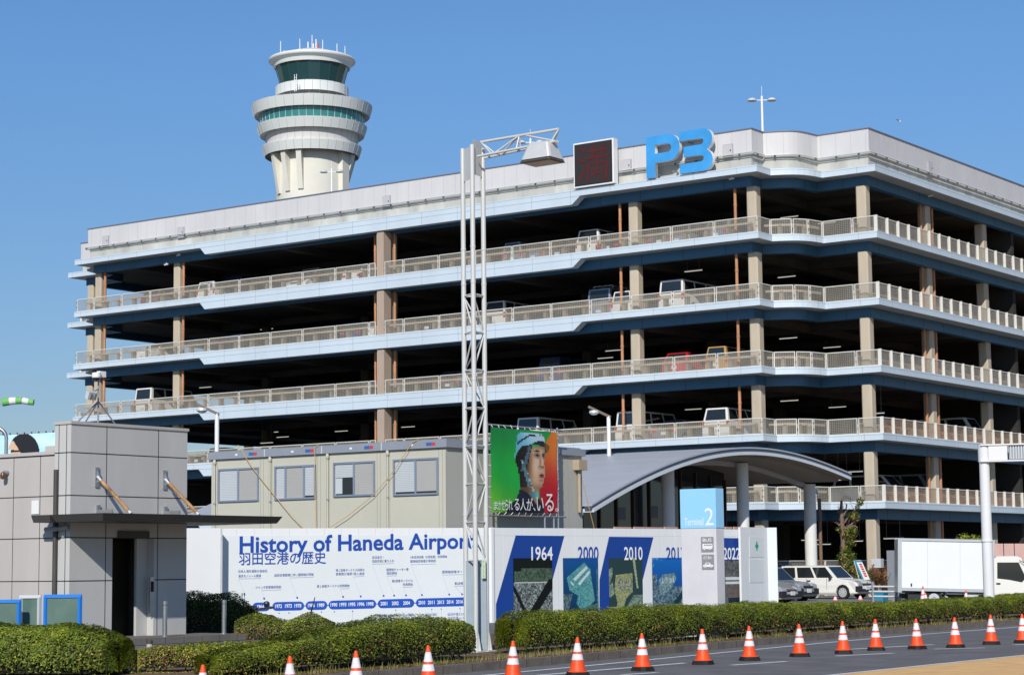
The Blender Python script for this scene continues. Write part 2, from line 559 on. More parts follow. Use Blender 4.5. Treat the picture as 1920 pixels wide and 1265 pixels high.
# railing panels: one mesh for the wide panels, one for the finned ones; the nearest hundred are parts
def sheet_mat(name, col, alpha):
    m = bpy.data.materials.new(name); m.use_nodes = True; n = m.node_tree
    b = n.nodes['Principled BSDF']; b.inputs['Roughness'].default_value = .6
    tc = n.nodes.new('ShaderNodeTexCoord'); nz = n.nodes.new('ShaderNodeTexNoise'); nz.inputs['Scale'].default_value = 1.4; nz.inputs['Detail'].default_value = 5
    gi = n.nodes.new('ShaderNodeNewGeometry'); rp = n.nodes.new('ShaderNodeValToRGB')
    n.links.new(gi.outputs['Position'], nz.inputs['Vector']); n.links.new(nz.outputs['Fac'], rp.inputs['Fac'])
    rp.color_ramp.elements[0].position = .35; rp.color_ramp.elements[1].position = .65
    rp.color_ramp.elements[0].color = tuple(c * .7 for c in col) + (1,); rp.color_ramp.elements[1].color = tuple(min(1, c * 1.1) for c in col) + (1,)
    n.links.new(rp.outputs['Color'], b.inputs['Base Color'])
    tr = n.nodes.new('ShaderNodeBsdfTransparent'); mx = n.nodes.new('ShaderNodeMixShader'); mx.inputs['Fac'].default_value = alpha
    n.links.new(tr.outputs['BSDF'], mx.inputs[1]); n.links.new(b.outputs['BSDF'], mx.inputs[2]); n.links.new(mx.outputs['Shader'], n.nodes['Material Output'].inputs['Surface'])
    return m
SHEET = sheet_mat('fine_mesh', (.36, .33, .28), .34)
SHEETR = sheet_mat('fine_mesh_oblique', (.34, .31, .29), .52)
SHEETB = sheet_mat('fine_mesh_brown', (.34, .22, .15), .55)  # mottled brown mesh for the lower right-hand decks
def panel_mesh(W, H, wire, fin):
    mb = MB(); t = .045
    for z in (t / 2, H - t / 2):
        mb.b2((0, -.02, z - t / 2), (W, .02, z + t / 2), RAILW)
    for x in (t / 2, W - t / 2):
        mb.b2((x - t / 2, -.021, 0), (x + t / 2, .021, H), RAILW)
    sh = (SHEETB if wire is WIREB else SHEETR) if fin else SHEET
    mb.quad((t, .016, t), (W - t, .016, t), (W - t, .016, H - t), (t, .016, H - t), sh)
    n = max(2, int(W / .12))
    for i in range(1, n):
        x = W * i / n; mb.b2((x - .004, .004, t), (x + .004, .010, H - t), wire)
    for j in range(1, 9):
        z = H * j / 9; mb.b2((t, -.006, z - .004), (W - t, .002, z + .004), wire)
    if fin:
        mb.b2((-.025, -.12, -.02), (.025, .05, H + .02), RAILW)
    else:
        mb.b2((-.05, -.03, H * .30), (-.012, .06, H * .42), DGREY); mb.b2((-.05, -.03, H * .68), (-.012, .06, H * .8), DGREY)
    return mb
PH = .87
specs = []
W0 = 2.7
xs = []
x = -.10
while x - W0 > XL:
    xs.append((x - W0, x)); x -= W0
xs.append((XL + .1, x))
for k in range(1, 6):
    z = LV[k] + .0
    for (a, b) in xs:
        if b - a > .4 and not (a < -26.3 < b):
            specs.append(((a + .03, .16, z), 0.0, b - a - .06, False, 0))
        elif a < -26.3 < b:
            specs.append(((a + .03, .16, z), 0.0, -26.60 - a, False, 0))
            if b - (-25.85) > .3:
                specs.append(((-25.86, .16, z), 0.0, b + 25.86 - .03, False, 0))
    cor = inset(.16)
    i0 = 2 + 10 + 2                 # index of first arc point at the near corner
    c0 = cor[i0 - 1]
    seq = [c0, cor[i0], cor[i0 + 3], cor[i0 + 6], cor[i0 + 9], (3.5, cor[-2][1]), cor[-2]]
    for a, b in zip(seq[:-1], seq[1:]):
        d = Vector(b) - Vector(a); ln = d.length
        if ln > .3:
            d.normalize()
            specs.append(((a[0] + d.x * .03, a[1] + d.y * .03, z), math.atan2(d.y, d.x), ln - .06, False, 0))
    y = cor[-2][1]
    while y < 46:
        specs.append(((cor[-2][0], y + .03, z), math.pi / 2, 1.29, True, 1 if k >= 4 else 0)); y += 1.35
    y = 5.0
    while y < 12:                   # far end return
        specs.append(((XL - 4.84, y, z), math.pi / 2, 1.29, True, 0)); y += 1.35
specs.sort(key=lambda s: (Vector(s[0]) - EYE).length)
cache = {}
rest = MB()
for n_, (loc, rz, ln, fin, br) in enumerate(specs):
    key = (round(ln, 2), fin, br)
    if n_ < 100:
        if key not in cache:
            cache[key] = panel_mesh(ln, PH, WIREB if br else WIRE, fin).mesh('railing_panel')
        o = bpy.data.objects.new('railing_panel', cache[key]); COL.objects.link(o)
        o.parent = park; o.location = Vector(loc) - LOCS[park.name]; o.rotation_euler = (0, 0, rz)
    else:
        pm = panel_mesh(ln, PH, WIREB if br else WIRE, fin)
        M4 = Matrix.Translation(loc) @ Matrix.Rotation(rz, 4, 'Z')
        base = len(rest.v)
        rest.v.extend([tuple(M4 @ Vector(v)) for v in pm.v])
        ids = [rest.mi(m) for m in pm.mats]
        rest.f.extend([tuple(i + base for i in f) for f in pm.f]); rest.m.extend([ids[i] for i in pm.m]); rest.sm.extend(pm.sm)
o = rest.build('railing_panel', park); o['kind'] = 'stuff'
# crash barriers behind the railings
for k in range(1, 6):
    z = LV[k] - .12
    mb = MB()
    x = -.9
    while x > XL + .5:
        mb.b2((x - .09, .62, z), (x + .09, .92, z + .74), BARR)
        mb.bar((x, .75, z + .55), (x, 1.25, z + .05), .1, .06, BARR)
        x -= 1.35
    mb.b2((XL + .4, .68, z + .68), (-.8, .78, z + .80), BARR)
    mb.build('crash_barrier', park)
    mb = MB(); bm = BARRB if k >= 3 else BARR
    y = 4.6
    while y < 46:
        mb.b2((3.2, y - .07, z), (3.45, y + .07, z + .70), BARR)
        mb.b2((3.5, y + .25, z + .1), (3.54, y + 1.05, z + .6), bm)
        y += 1.35
    mb.b2((3.46, 4.2, z + .66), (3.56, 46, z + .76), BARR)
    q = inset(.75); i0 = 14
    for a, b in zip(q[i0:i0 + 9], q[i0 + 1:i0 + 10]):
        mb.bar((*a, z + .74), (*b, z + .74), .1, .12, BARR)
    for i in (i0 + 1, i0 + 4, i0 + 7):
        mb.box((*q[i], z + .37), (.2, .2, .74), BARR)
    mb.build('crash_barrier', park)
# tube lamps on the ceilings
lamps = [(1600, 325, 1), (1480, 407, 1), (1475, 519, 2), (1478, 634, 3), (1560, 651, 3), (1480, 751, 4), (1570, 763, 4), (1640, 775, 4), (1550, 418, 1),
         (1135, 671, 3), (1115, 700, 3), (1150, 657, 3), (1300, 767, 4), (1300, 508, 2), (500, 617, 2), (640, 655, 2), (385, 726, 3), (510, 810, 4), (640, 808, 4), (530, 819, 4), (500, 830, 4), (765, 800, 4),
         (1430, 1004, 6), (1540, 1020, 6), (1520, 1012, 6), (1600, 1014, 6), (1675, 1009, 6), (1560, 900, 5), (1600, 884, 5)]
for px, py, k in lamps:
    zc = LV[k - 1] - .95
    v = ray(px, py)
    if v.z <= .002:
        continue
    d = (zc - 2.0) / v.z
    P = EYE + v * d
    if not (-50 < P.x < 3.5 and 1.8 < P.y < 24):
        Y = 9.0; P = onY(px, py, Y); zc = P.z
        if not (LV[k] - .1 < zc < LV[k - 1] - .5):
            continue
    mb = MB()
    mb.b2((P.x - .6, P.y - .07, zc + .03), (P.x + .6, P.y + .07, zc + .08), GREYM)
    mb.tube((P.x - .58, P.y, zc), (P.x + .58, P.y, zc), .022, TUBE, 6)
    for sx in (-.4, .4):
        mb.tube((P.x + sx, P.y, zc + .06), (P.x + sx, P.y, LV[k - 1] - .41), .012, GREYM, 4)
    mb.build('tube_light', park)
# small cameras under the soffits
for px, py in ((1031, 369), (1372, 335), (312, 496), (335, 478), (1745, 367)):
    p = onY(px, py, .45) if px < 1700 else onX(px, py, 4.5)
    mb = MB()
    mb.tube(p, p + Vector((0, 0, .12)), .04, WHITEM); mb.tube(p + Vector((-.14, -.05, -.02)), p + Vector((.12, .05, .02)), .06, WHITEM)
    mb.build('security_camera', park)

# ---- blue letters P3
sg = thing('rooftop_letter_sign', (-4.7, .1, 23.3), 'big blue P3 letters with white edges standing on the roof ledge', 'letter sign')
def outline_letter(name, splines, x0, z0):
    cu = bpy.data.curves.new('lt', 'CURVE'); cu.dimensions = '2D'; cu.fill_mode = 'BOTH'; cu.extrude = .14
    for sp in splines:
        s = cu.splines.new('POLY'); s.points.add(len(sp) - 1)
        for q, p in zip(s.points, sp): q.co = (p[0], p[1], 0, 1)
        s.use_cyclic_u = True
    o = bpy.data.objects.new('lt', cu); COL.objects.link(o)
    me = bpy.data.meshes.new_from_object(o.evaluated_get(bpy.context.evaluated_depsgraph_get()))
    bpy.data.objects.remove(o)
    me.name = name
    me.materials.clear(); me.materials.append(BLUESIGN); me.materials.append(WHITE)
    me.transform(Matrix.Translation(Vector((x0, .0, z0)) - LOCS[sg.name]) @ Matrix.Rotation(math.pi / 2, 4, 'X'))
    for p in me.polygons:
        p.material_index = 0 if p.normal.y < -.9 else 1
    ob = bpy.data.objects.new(name, me); COL.objects.link(ob); ob.parent = sg
def arcp(cx, cy, r, a0, a1, n=14):
    return [(cx + r * math.cos(R(a0 + (a1 - a0) * i / n)), cy + r * math.sin(R(a0 + (a1 - a0) * i / n))) for i in range(n + 1)]
P_out = [(0, 0), (.58, 0), (.58, .82)] + arcp(1.42, 1.57, .75, -90, 90) + [(0, 2.32)]
P_in = [(.58, 1.33), (.58, 1.82)] + arcp(1.38, 1.575, .245, 90, -90)
outline_letter('letter', [P_out, P_in], -6.86, 23.27)
T_out = ([(0, 0)] + arcp(1.5, .60, .60, -90, 62) + arcp(1.5, 1.74, .60, -62, 90) + [(0, 2.34), (0, 1.82)] + arcp(1.36, 1.645, .175, 90, -90, 8)
         + [(.27, 1.47), (.27, .90)] + arcp(1.36, .71, .175, 90, -90, 8) + [(0, .52)])
outline_letter('letter', [T_out], -4.72, 23.27)
mb = MB()
for x in (-6.5, -5.3, -4.3, -3.2):
    for z in (23.5, 25.0):
        mb.b2((x - .04, .13, z), (x + .04, .66, z + .08), GREYM)
mb.build('bracket', sg)
# ---- LED board
lb = thing('message_board', (-10.3, -.1, 23.3), 'square white framed dot display board with dim red character', 'display board')
mb = MB()
bx0, bx1, bz0, bz1 = -11.72, -9.0, 23.28, 25.86
mb.b2((bx0, -.16, bz0), (bx1, .3, bz1), WHITE)
mb.build('frame', lb, bevel=.02)
mb = MB(); LED = mat('led_face', (.022, .018, .020), .6, var=.3, scale=30)
mb.b2((bx0 + .09, -.175, bz0 + .09), (bx1 - .09, -.158, bz1 - .09), LED)
LEDL = mat('led_grid', (.06, .05, .05), .6, var=0)
for i in range(1, 32):
    x = bx0 + .09 + (bx1 - bx0 - .26) * i / 32
    mb.b2((x - .006, -.18, bz0 + .14), (x + .006, -.174, bz1 - .14), LEDL)
scr = mb.build('screen', lb)
mb = MB(); add_text(mb, '満', (bx0 + .28, -.185, bz0 + .3), (bx1 - .28, -.185, bz0 + .3), 2.0, (0, -1, 0), mat('led_red', (.085, .010, .010), .6, var=.2, scale=20), lift=.004)
mb.build('lettering', scr)

# ================================================================== CONTROL TOWER
TC = dep(585, 350, 455); TC = Vector((TC.x, TC.y, 0))
pxm = 455 / FPX
tow = thing('control_tower', TC, 'tall white airport control tower with stacked rings and glass cab', 'control tower')
hz = 1066
def tz(y): return 2 + (hz - y) * pxm * 1.0
def tzn(r, y): return 2 + (hz - y) * (455 - r * pxm) / FPX      # heights were measured on the near face
TW = mat('tower_panel', (.66, .68, .66), .55, var=.06, scale=.15)
TWD = mat('tower_concrete', (.70, .68, .60), .75, var=.08, scale=.12)
TSEAM = mat('tower_seam', (.45, .47, .48), .8, var=0)
def ring(name, prof, m, n=48, seams=0, parent=tow, smooth=True, M2=None):
    mb = MB(); pr = [(r * pxm, tzn(r, y)) for r, y in prof]
    mb.lathe(pr, TC, m, n, smooth)
    if seams:
        for i in range(seams):
            t = 2 * math.pi * i / seams
            for (r0, z0), (r1, z1) in zip(pr[:-1], pr[1:]):
                if abs(z1 - z0) > .6:
                    d = Vector((math.cos(t), math.sin(t), 0))
                    mb.bar(TC + d * (r0 + .02) + Vector((0, 0, z0)), TC + d * (r1 + .02) + Vector((0, 0, z1)), .07, .07, M2 or TSEAM)
    return mb.build(name, parent)
ring('shaft', [(67, 470), (67, 282)], TWD, 44)
ring('lower_ring', [(30, 281), (88, 281), (93, 262.5), (93, 261), (70, 260)], TW, 64, 36)
ring('neck', [(84, 266), (88, 236)], mat('tower_neck_shaded', (.60, .58, .56), .6, var=.06, scale=.15), 64, 36)  # recess shading put into the neck's colour
ring('middle_ring', [(70, 239), (97.5, 239), (103, 221), (103.5, 219), (80, 218)], TW, 64, 38)
ring('observation_glass', [(97, 221), (99, 196)], GLASSG, 52, 46, M2=TW)
ring('upper_ring', [(70, 198), (108, 198), (113, 178), (113.5, 176), (60, 175)], TW, 64, 38)
ring('balcony', [(58, 180), (62, 166)], mat('tower_dark_band', (.20, .19, .19), .7, var=.1), 40, 20)
ring('cab_base', [(58, 168), (68, 168), (68, 149.5), (50, 148)], TW, 56, 30)
cab = ring('cab_glass', [(58.5, 152), (69, 110)], GLASST, 20, 20, smooth=False, M2=mat('cab_frame', (.05, .08, .08), .5, var=0))
ring('cab_roof', [(60, 111), (72, 111), (74, 103), (81, 97), (82, 94.5), (80, 91), (40, 88.5), (.1, 88)], TW, 64, 0)
ring('dark_underside', [(0.1, 285), (87, 282)], DGREY, 44)  # dark disc standing in for the shade under the lower ring
tcam = math.atan2(-_f.y, -_f.x)
for a_, yb_ in ((-57, 362), (-35, 360), (-12, 358), (76, 338), (108, 334)):
    t = tcam + R(a_); d = Vector((math.cos(t), math.sin(t), 0)); n = Vector((-d.y, d.x, 0))
    mb = MB()
    r1 = 84 * pxm; r0 = 66 * pxm
    zt_, zb_ = tzn(80, 281), tzn(66, yb_)
    P = [TC + d * (r0 - .5) + Vector((0, 0, zt_)), TC + d * r1 + Vector((0, 0, zt_)), TC + d * (r0 + .5) + Vector((0, 0, zb_)), TC + d * (r0 - .5) + Vector((0, 0, zb_))]
    mb.extr([p - n * .6 for p in P], n * 1.2, TWD)
    mb.build('bracket_fin', tow)
mb = MB()
t = tcam + R(62); d = Vector((math.cos(t), math.sin(t), 0))
mb.box(TC + d * 66 * pxm + Vector((0, 0, tz(386))), (2.2, 2.6, 22), TWD, rz=t)
mb.build('service_riser', tow)
for a_, h in ((0, 2.6), (40, 3.5), (90, 3.5), (140, 3.8), (190, 3.3), (240, 4), (290, 3.2), (330, 3)):
    d = Vector((math.cos(R(a_)), math.sin(R(a_)), 0)) * 62 * pxm
    MB().tube(TC + d + Vector((0, 0, tzn(62, 91))), TC + d + Vector((0, 0, tzn(62, 91) + h * .75)), .1, WHITE, 5).build('antenna', tow)
mb = MB()
mb.tube(TC + Vector((0, 0, tzn(8, 90))), TC + Vector((0, 0, tzn(0, 64))), .1, WHITE, 5)
for dx, h in ((-.9, 1.8), (.9, 2.4), (.3, 1.4)):
    p = TC + RIGHT * dx
    mb.tube(p + Vector((0, 0, tzn(8, 90))), p + Vector((0, 0, tzn(8, 90) + h)), .16, WHITE, 5)
mb.tube(TC - RIGHT * 1.2 + Vector((0, 0, tzn(8, 90))), TC + RIGHT * 1.2 + Vector((0, 0, tzn(8, 90))), .16, WHITE, 5)
mb.tube(TC + RIGHT * 1.3 + Vector((0, 0, tzn(8, 90))), TC + RIGHT * 1.3 + Vector((0, 0, tzn(0, 79))), .22, mat('antenna_red', (.6, .12, .1), .6, var=.1), 5)
mb.build('antenna_cluster', tow)
lad = MB(); t = R(-150)
for s in (-.35, .35):
    b = TC - _f.normalized() * 0
    q = TC + (Vector((-.2, -1, 0)).normalized()) * 0
pb = dep(554, 165, 455 - 69 * pxm)
for s in (-.3, .3):
    lad.tube((pb.x + s, pb.y, tzn(69, 176)), (pb.x + s, pb.y, tzn(69, 144)), .09, WHITE, 4)
for i in range(7):
    z = tzn(69, 176) + i * .5; lad.tube((pb.x - .3, pb.y, z), (pb.x + .3, pb.y, z), .06, WHITE, 4)
lad.build('ladder', tow)

# ================================================================== ROOF LIGHT POLES
def roof_pole(px, pyb, pyt, d, label):
    b = dep(px, pyb, d); tpz = dep(px, pyt, d).z
    t = thing('roof_light_pole', (b.x, b.y, 23.16), label, 'light pole', 'twin-headed light poles on the car park roof')
    mb = MB(); mb.tube((b.x, b.y, 23.16), (b.x, b.y, tpz - .9), .1, WHITE, 10, .07); mb.tube((b.x, b.y, tpz - .9), (b.x, b.y, tpz - .3), .015, WHITE, 5)
    mb.build('pole', t)
    hz_ = tpz - .9 - .25
    mb = MB(); d2 = Vector((.62, .42, .0))
    mb.tube(Vector((b.x, b.y, hz_)) - d2 * .8, Vector((b.x, b.y, hz_)) + d2 * .8 + Vector((0, 0, .0)), .03, WHITE, 6); mb.build('crossarm', t)
    for s in (-1, 1):
        mb = MB(); c = Vector((b.x, b.y, hz_ + .02)) + d2 * (.78 * s)
        mb.lathe([(.01, .12), (.18, .1), (.27, .02), (.3, -.05), (.26, -.07)], c, WHITEM, 16)
        mb.lathe([(.26, -.07), (.01, -.09)], c, GREYM, 16)
        mb.build('lamp_head', t)
roof_pole(1430, 250, 150, 121, 'twin-headed roof light pole rising above the curved corner of the car park')
roof_pole(995, 300, 232, 128, 'twin-headed roof light pole seen behind the tall lattice lamp mast')
roof_pole(622, 362, 292, 150, 'twin-headed roof light pole standing in front of the control tower shaft')

# bird
bp_ = dep(1686, 228, 160)
bird = thing('bird', bp_, 'tiny pale bird flying in the sky above the car park roof', 'bird')
mb = MB(); BIRD = mat('bird_feather', (.6, .62, .66), .7, var=.1)
mb.lathe([(.001, -.18), (.06, -.08), (.07, .04), (.03, .16), (.001, .2)], (0, 0, 0), BIRD, 10)
M4 = Matrix.Rotation(math.pi / 2, 4, 'Y')
mb.v = [tuple(M4 @ Vector(v) + bp_) for v in mb.v]
mb.build('body', bird)
for s in (-1, 1):
    mb = MB(); mb.extr([bp_ + Vector((.06, s * .04, .03)), bp_ + Vector((-.05, s * .04, .03)), bp_ + Vector((-.1, s * .42, .1)), bp_ + Vector((0, s * .3, .12))], (0, 0, .015), GREYM)
    mb.build('wing', bird)

# ================================================================== LATTICE LAMP MAST
mg = atz(895, 1221, .15)
mast = thing('lamp_mast', mg, 'tall three-legged lattice lamp mast standing between the two roadside hedges', 'lamp mast')
MASTP = mat('mast_paint', (.58, .59, .58), .45, .1, var=.06, scale=2)
HM = 11.35
legs = [mg + _f.normalized() * .25 - RIGHT * .245, mg - _f.normalized() * .2 + RIGHT * -.02, mg + _f.normalized() * .25 + RIGHT * .215]
legs = [Vector((p.x, p.y, .15)) for p in legs]
for p in legs:
    mb = MB(); mb.tube(p, p + Vector((0, 0, HM)), .055, MASTP, 14)
    for z in (3.0, 6.0, 8.2, 9.0):
        mb.tube(p + Vector((0, 0, z)), p + Vector((0, 0, z + .04)), .062, MASTP, 14)
    mb.build('leg', mast)
mb = MB()
zs = [1.9 + i * .83 for i in range(6)] + [6.05 + i * .62 for i in range(2)]
zs = [2.0, 2.85, 3.7, 4.55, 5.4, 6.25, 7.1, 7.95]
for i, z in enumerate(zs):
    for a, b in ((0, 1), (1, 2), (0, 2)):
        A, B = legs[a] + Vector((0, 0, z)), legs[b] + Vector((0, 0, z))
        mb.tube(A, B, .022, MASTP, 6)
        if i < len(zs) - 1:
            dz = Vector((0, 0, zs[i + 1] - z))
            mb.tube(A if i % 2 else A + dz, B + dz if i % 2 else B, .02, MASTP, 6)
mb.build('lattice', mast)
mb = MB(); CAB = mat('cabinet_grey', (.30, .37, .42), .5, .1, var=.1, scale=1.5)
mb.extr([(*legs[0][:2], 2.15), (*legs[2][:2], 2.15), (*legs[2][:2], .2), (*legs[0][:2], .2)], -_f.normalized() * .12, CAB)
cb = mb.build('cabinet', mast)
mb = MB(); pc = (legs[2] * .72 + legs[1] * .28) - _f.normalized() * .1
for i, ch in enumerate(('F', '3', '2', '6')):
    z = 1.95 - i * .1
    a = pc - RIGHT * .04 + Vector((0, 0, z)); mb.quad(a + Vector((0, 0, -.03)), a + RIGHT * .09 + Vector((0, 0, -.03)), a + RIGHT * .09 + Vector((0, 0, .075)), a + Vector((0, 0, .075)), mat('plate_green', (.45, .58, .42), .6, var=.05))
    add_text(mb, ch, a + RIGHT * .025, a + RIGHT * .065, .06, -_f, GREYM, lift=.005)
mb.build('number_plate', mast)
mb = MB()
for p in legs:
    for t in range(4):
        d = Vector((math.cos(t * math.pi / 2), math.sin(t * math.pi / 2), 0))
        mb.extr([p + d * .06, p + d * .14, p + d * .06 + Vector((0, 0, .42))], Vector((-d.y, d.x, 0)) * .015, MASTP)
    mb.box(p + Vector((0, 0, .01)), (.3, .3, .03), MASTP)
mb.build('base_plate', mast)
mb = MB(); zt = .15 + HM
mb.obox((legs[0] + legs[1]) / 2 + Vector((0, 0, zt - .55)), (legs[1] - legs[0]), _f.normalized() * .03, (0, 0, .75), MASTP)
mb.obox((legs[1] + legs[2]) / 2 + Vector((0, 0, zt - .42)), (legs[2] - legs[1]) * .9, _f.normalized() * .03, (0, 0, .8), MASTP)
mb.build('head_plate', mast)
mb = MB()
O = (legs[1] + legs[2]) / 2 + Vector((0, 0, zt - .15))
ax = Vector((1, 0, 0))
u0, u1 = O + Vector((.1, 0, .09)), O + Vector((2.25, 0, .10))
la = [O + Vector((.1, -.13, -.26)), O + Vector((2.2, -.05, -.17))]
lb_ = [O + Vector((.1, .13, -.26)), O + Vector((2.2, .05, -.17))]
mb.tube(u0, u1, .034, MASTP, 8); mb.tube(*la, .03, MASTP, 8); mb.tube(*lb_, .03, MASTP, 8)
for t0, t1 in ((0, .18), (.5, .22), (.5, .5), (.55, 1.0), (1.0, .94)):
    U = u0.lerp(u1, t0)
    for L_ in (la, lb_):
        mb.tube(U, L_[0].lerp(L_[1], t1), .02, MASTP, 6)
for t in (.22, .5, .8):
    mb.tube(la[0].lerp(la[1], t), lb_[0].lerp(lb_[1], t), .018, MASTP, 6)
mb.build('arm', mast)
mb = MB(); H = O + Vector((1.80, 0, -.60))
LH = mat('lamp_housing', (.68, .68, .67), .38, .3, var=.08, scale=3)
def frust(mb, c, a, b, a2, b2, h, m, bot=None):
    lo = [c + Vector((x * a, y * b, 0)) for x, y in ((-1, -1), (1, -1), (1, 1), (-1, 1))]
    hi = [c + Vector((x * a2, y * b2, h)) for x, y in ((-1, -1), (1, -1), (1, 1), (-1, 1))]
    mb.add(lo + hi, [(0, 1, 5, 4), (1, 2, 6, 5), (2, 3, 7, 6), (3, 0, 4, 7), (4, 5, 6, 7)], m)
    mb.add(lo, [(3, 2, 1, 0)], bot or m)
frust(mb, H + Vector((0, 0, .06)), .40, .30, .27, .17, .40, LH)
frust(mb, H, .415, .315, .415, .315, .06, DGREY)
hd = mb.build('lamp_head', mast, bevel=.09)
mb = MB(); mb.box(H + Vector((0, 0, -.008)), (.7, .5, .02), mat('lamp_lens', (.5, .36, .22), .3, var=.2, scale=4)); mb.build('lens', hd)

# ================================================================== ELEVATOR KIOSK
KX, KY0 = 16.2, None
p130 = onX(131, 1000, KX); p350 = onX(350, 1000, KX)
KY0, KY1 = p130.y, p350.y
KT = onX(131, 794, KX).z
WT = onX(118, 849, KX).z
kio = thing('kiosk_building', (KX - 1.5, (KY0 + KY1) / 2, .3), 'grey panelled lift kiosk with thin flat canopy and dark doorway', 'kiosk')
KP = mat('kiosk_panel', (.47, .445, .42), .7, var=.10, streak=.25, scale=.8, bump=.04, bscale=90)
KPF = mat('kiosk_front_panel', (.52, .515, .50), .6, var=.10, streak=.25, scale=.8, bump=.04, bscale=90)
KJ = mat('kiosk_joint', (.03, .03, .035), .8, var=0)
KTH = .55
yd0, yd1 = onX(210, 1100, KX).y, onX(288, 1100, KX).y
zd = onX(250, 1008, KX).z
mb = MB()
mb.b2((KX - KTH, KY0, .25), (KX, yd0, KT), KPF); mb.b2((KX - KTH, yd1, .25), (KX, KY1, KT), KPF); mb.b2((KX - KTH, yd0, zd), (KX, yd1, KT), KPF)
mb.b2((KX - 3.2, KY0 + .25, .25), (KX - KTH, KY0 + .45, 4.6), KPF)
mb.b2((KX - 3.2, KY1 - .3, .25), (KX - KTH, KY1 - .1, 4.6), KPF); mb.b2((KX - 3.4, KY0 + .3, .25), (KX - 3.2, KY1 - .1, 4.6), KPF)
mb.b2((KX - 3.4, KY0 + .3, 4.6), (KX - KTH, KY1 - .1, 4.75), KPF)
jz = [onX(240, y, KX).z for y in (853, 931, 1008, 1087)]
for z in jz:
    mb.b2((KX - .02, KY0 - .003, z - .012), (KX + .003, yd0 if z < zd - .1 else KY1, z + .012), KJ)
    if z < zd - .1: mb.b2((KX - .02, yd1, z - .012), (KX + .003, KY1, z + .012), KJ)
    mb.b2((KX - KTH, KY0 - .003, z - .012), (KX, KY0 + .02, z + .012), KJ)
for px in (200, 297):
    y = onX(px, 850, KX).y
    mb.b2((KX - .02, y - .01, zd if yd0 < y < yd1 else .3), (KX + .003, y + .01, KT), KJ)
mb.b2((KX - .16, KY0 - .003, .3), (KX - .14, KY0 + .02, KT), KJ); mb.b2((KX - .42, KY0 - .003, .3), (KX - .40, KY0 + .02, KT), KJ)
mb.b2((KX - KTH - .03, KY0 - .03, KT), (KX + .03, KY1 + .03, KT + .07), KP)
mb.build('wall', kio)
mb = MB()
wx = KX - KTH - .002
mb.b2((KX - 9, KY0 + .04, .25), (wx, KY0 + .3, WT), KP)
mb.b2((KX - 9, KY0 - .01, WT), (wx, KY0 + .35, WT + .08), KP)
for z in (jz[1], jz[2], jz[3]):
    mb.b2((KX - 9, KY0 + .036, z - .011), (wx, KY0 + .06, z + .011), KJ)
mb.b2((KX - 9, KY0 + .036, WT - .02), (wx, KY0 + .06, WT), KJ)
for px in (25, 75, -30):
    x = onY(px, 950, KY0 + .04).x; mb.b2((x - .008, KY0 + .036, .3), (x + .008, KY0 + .06, WT), KJ)
a = onY(60, 850, KY0 + .1).x
mb.b2((a, KY0 + .5, WT + .0), (wx - .2, KY0 + .9, WT + .25), KP)
mb.build('low_wing', kio)
mb = MB()
DOORM = mat('lift_door', (.045, .037, .028), .5, .4, var=.15)
mb.b2((KX - .9, yd0, .3), (KX - .85, yd1, zd), DOORM); mb.b2((KX - .9, yd0 - .01, .3), (KX - .55, yd0, zd), DOORM)
ym = yd0 + (yd1 - yd0) * .74
mb.b2((KX - .30, ym, .3), (KX - .22, yd1 - .01, zd), KPF)
dr = mb.build('door', kio)
mb = MB(); y = onX(284, 1075, KX).y
mb.b2((KX + .003, y - .07, .95), (KX + .03, y + .07, 1.85), STEEL); mb.b2((KX + .03, y - .05, 1.5), (KX + .035, y + .05, 1.75), BLACK)
mb.build('call_panel', kio)
mb = MB(); y0, y1 = onX(220, 990, KX).y, onX(278, 990, KX).y
mb.b2((KX + .003, y0, 2.78), (KX + .05, y1, 2.95), DGREY); mb.build('lintel_lamp', kio)
# canopy
zc = onX(240, 970, KX + .9).z
ca = onpl(193, 964, (0, 0, zc), (0, 0, 1))
CXF = KX + 1.75
y0 = onX(193, 961, CXF).y; y1 = onX(530, 966, CXF).y
zc = onX(193, 961, CXF).z
xb = onY(58, 970, y0).x
CANM = mat('canopy_metal', (.085, .08, .075), .5, .25, var=.12, scale=1.2)
mb = MB()
def slab_taper(mb, x0, x1, ya, yb, z, th, ins, m, und):
    top = [(x0, ya, z), (x1, ya, z), (x1, yb, z), (x0, yb, z)]
    bot = [(x0 + ins, ya + ins, z - th), (x1 - ins, ya + ins, z - th), (x1 - ins, yb - ins, z - th), (x0 + ins, yb - ins, z - th)]
    mb.add(top + bot, [(0, 1, 2, 3), (0, 4, 5, 1), (1, 5, 6, 2), (2, 6, 7, 3), (3, 7, 4, 0)], m)
    mb.add(bot, [(3, 2, 1, 0)], und)
slab_taper(mb, KX + .004, CXF, y0, y1, zc, .17, .1, CANM, CANM)
slab_taper(mb, max(xb, KX - 2.6), KX + .003, y0, KY0 - .03, zc, .17, .04, CANM, CANM)
slab_taper(mb, KX - 1.4, KX + .003, KY1 + .02, y1, zc, .17, .04, CANM, CANM)
mb.build('canopy', kio)
RUSTO = mat('rusty_strut', (.43, .24, .11), .8, var=.6, scale=5, streak=.4)
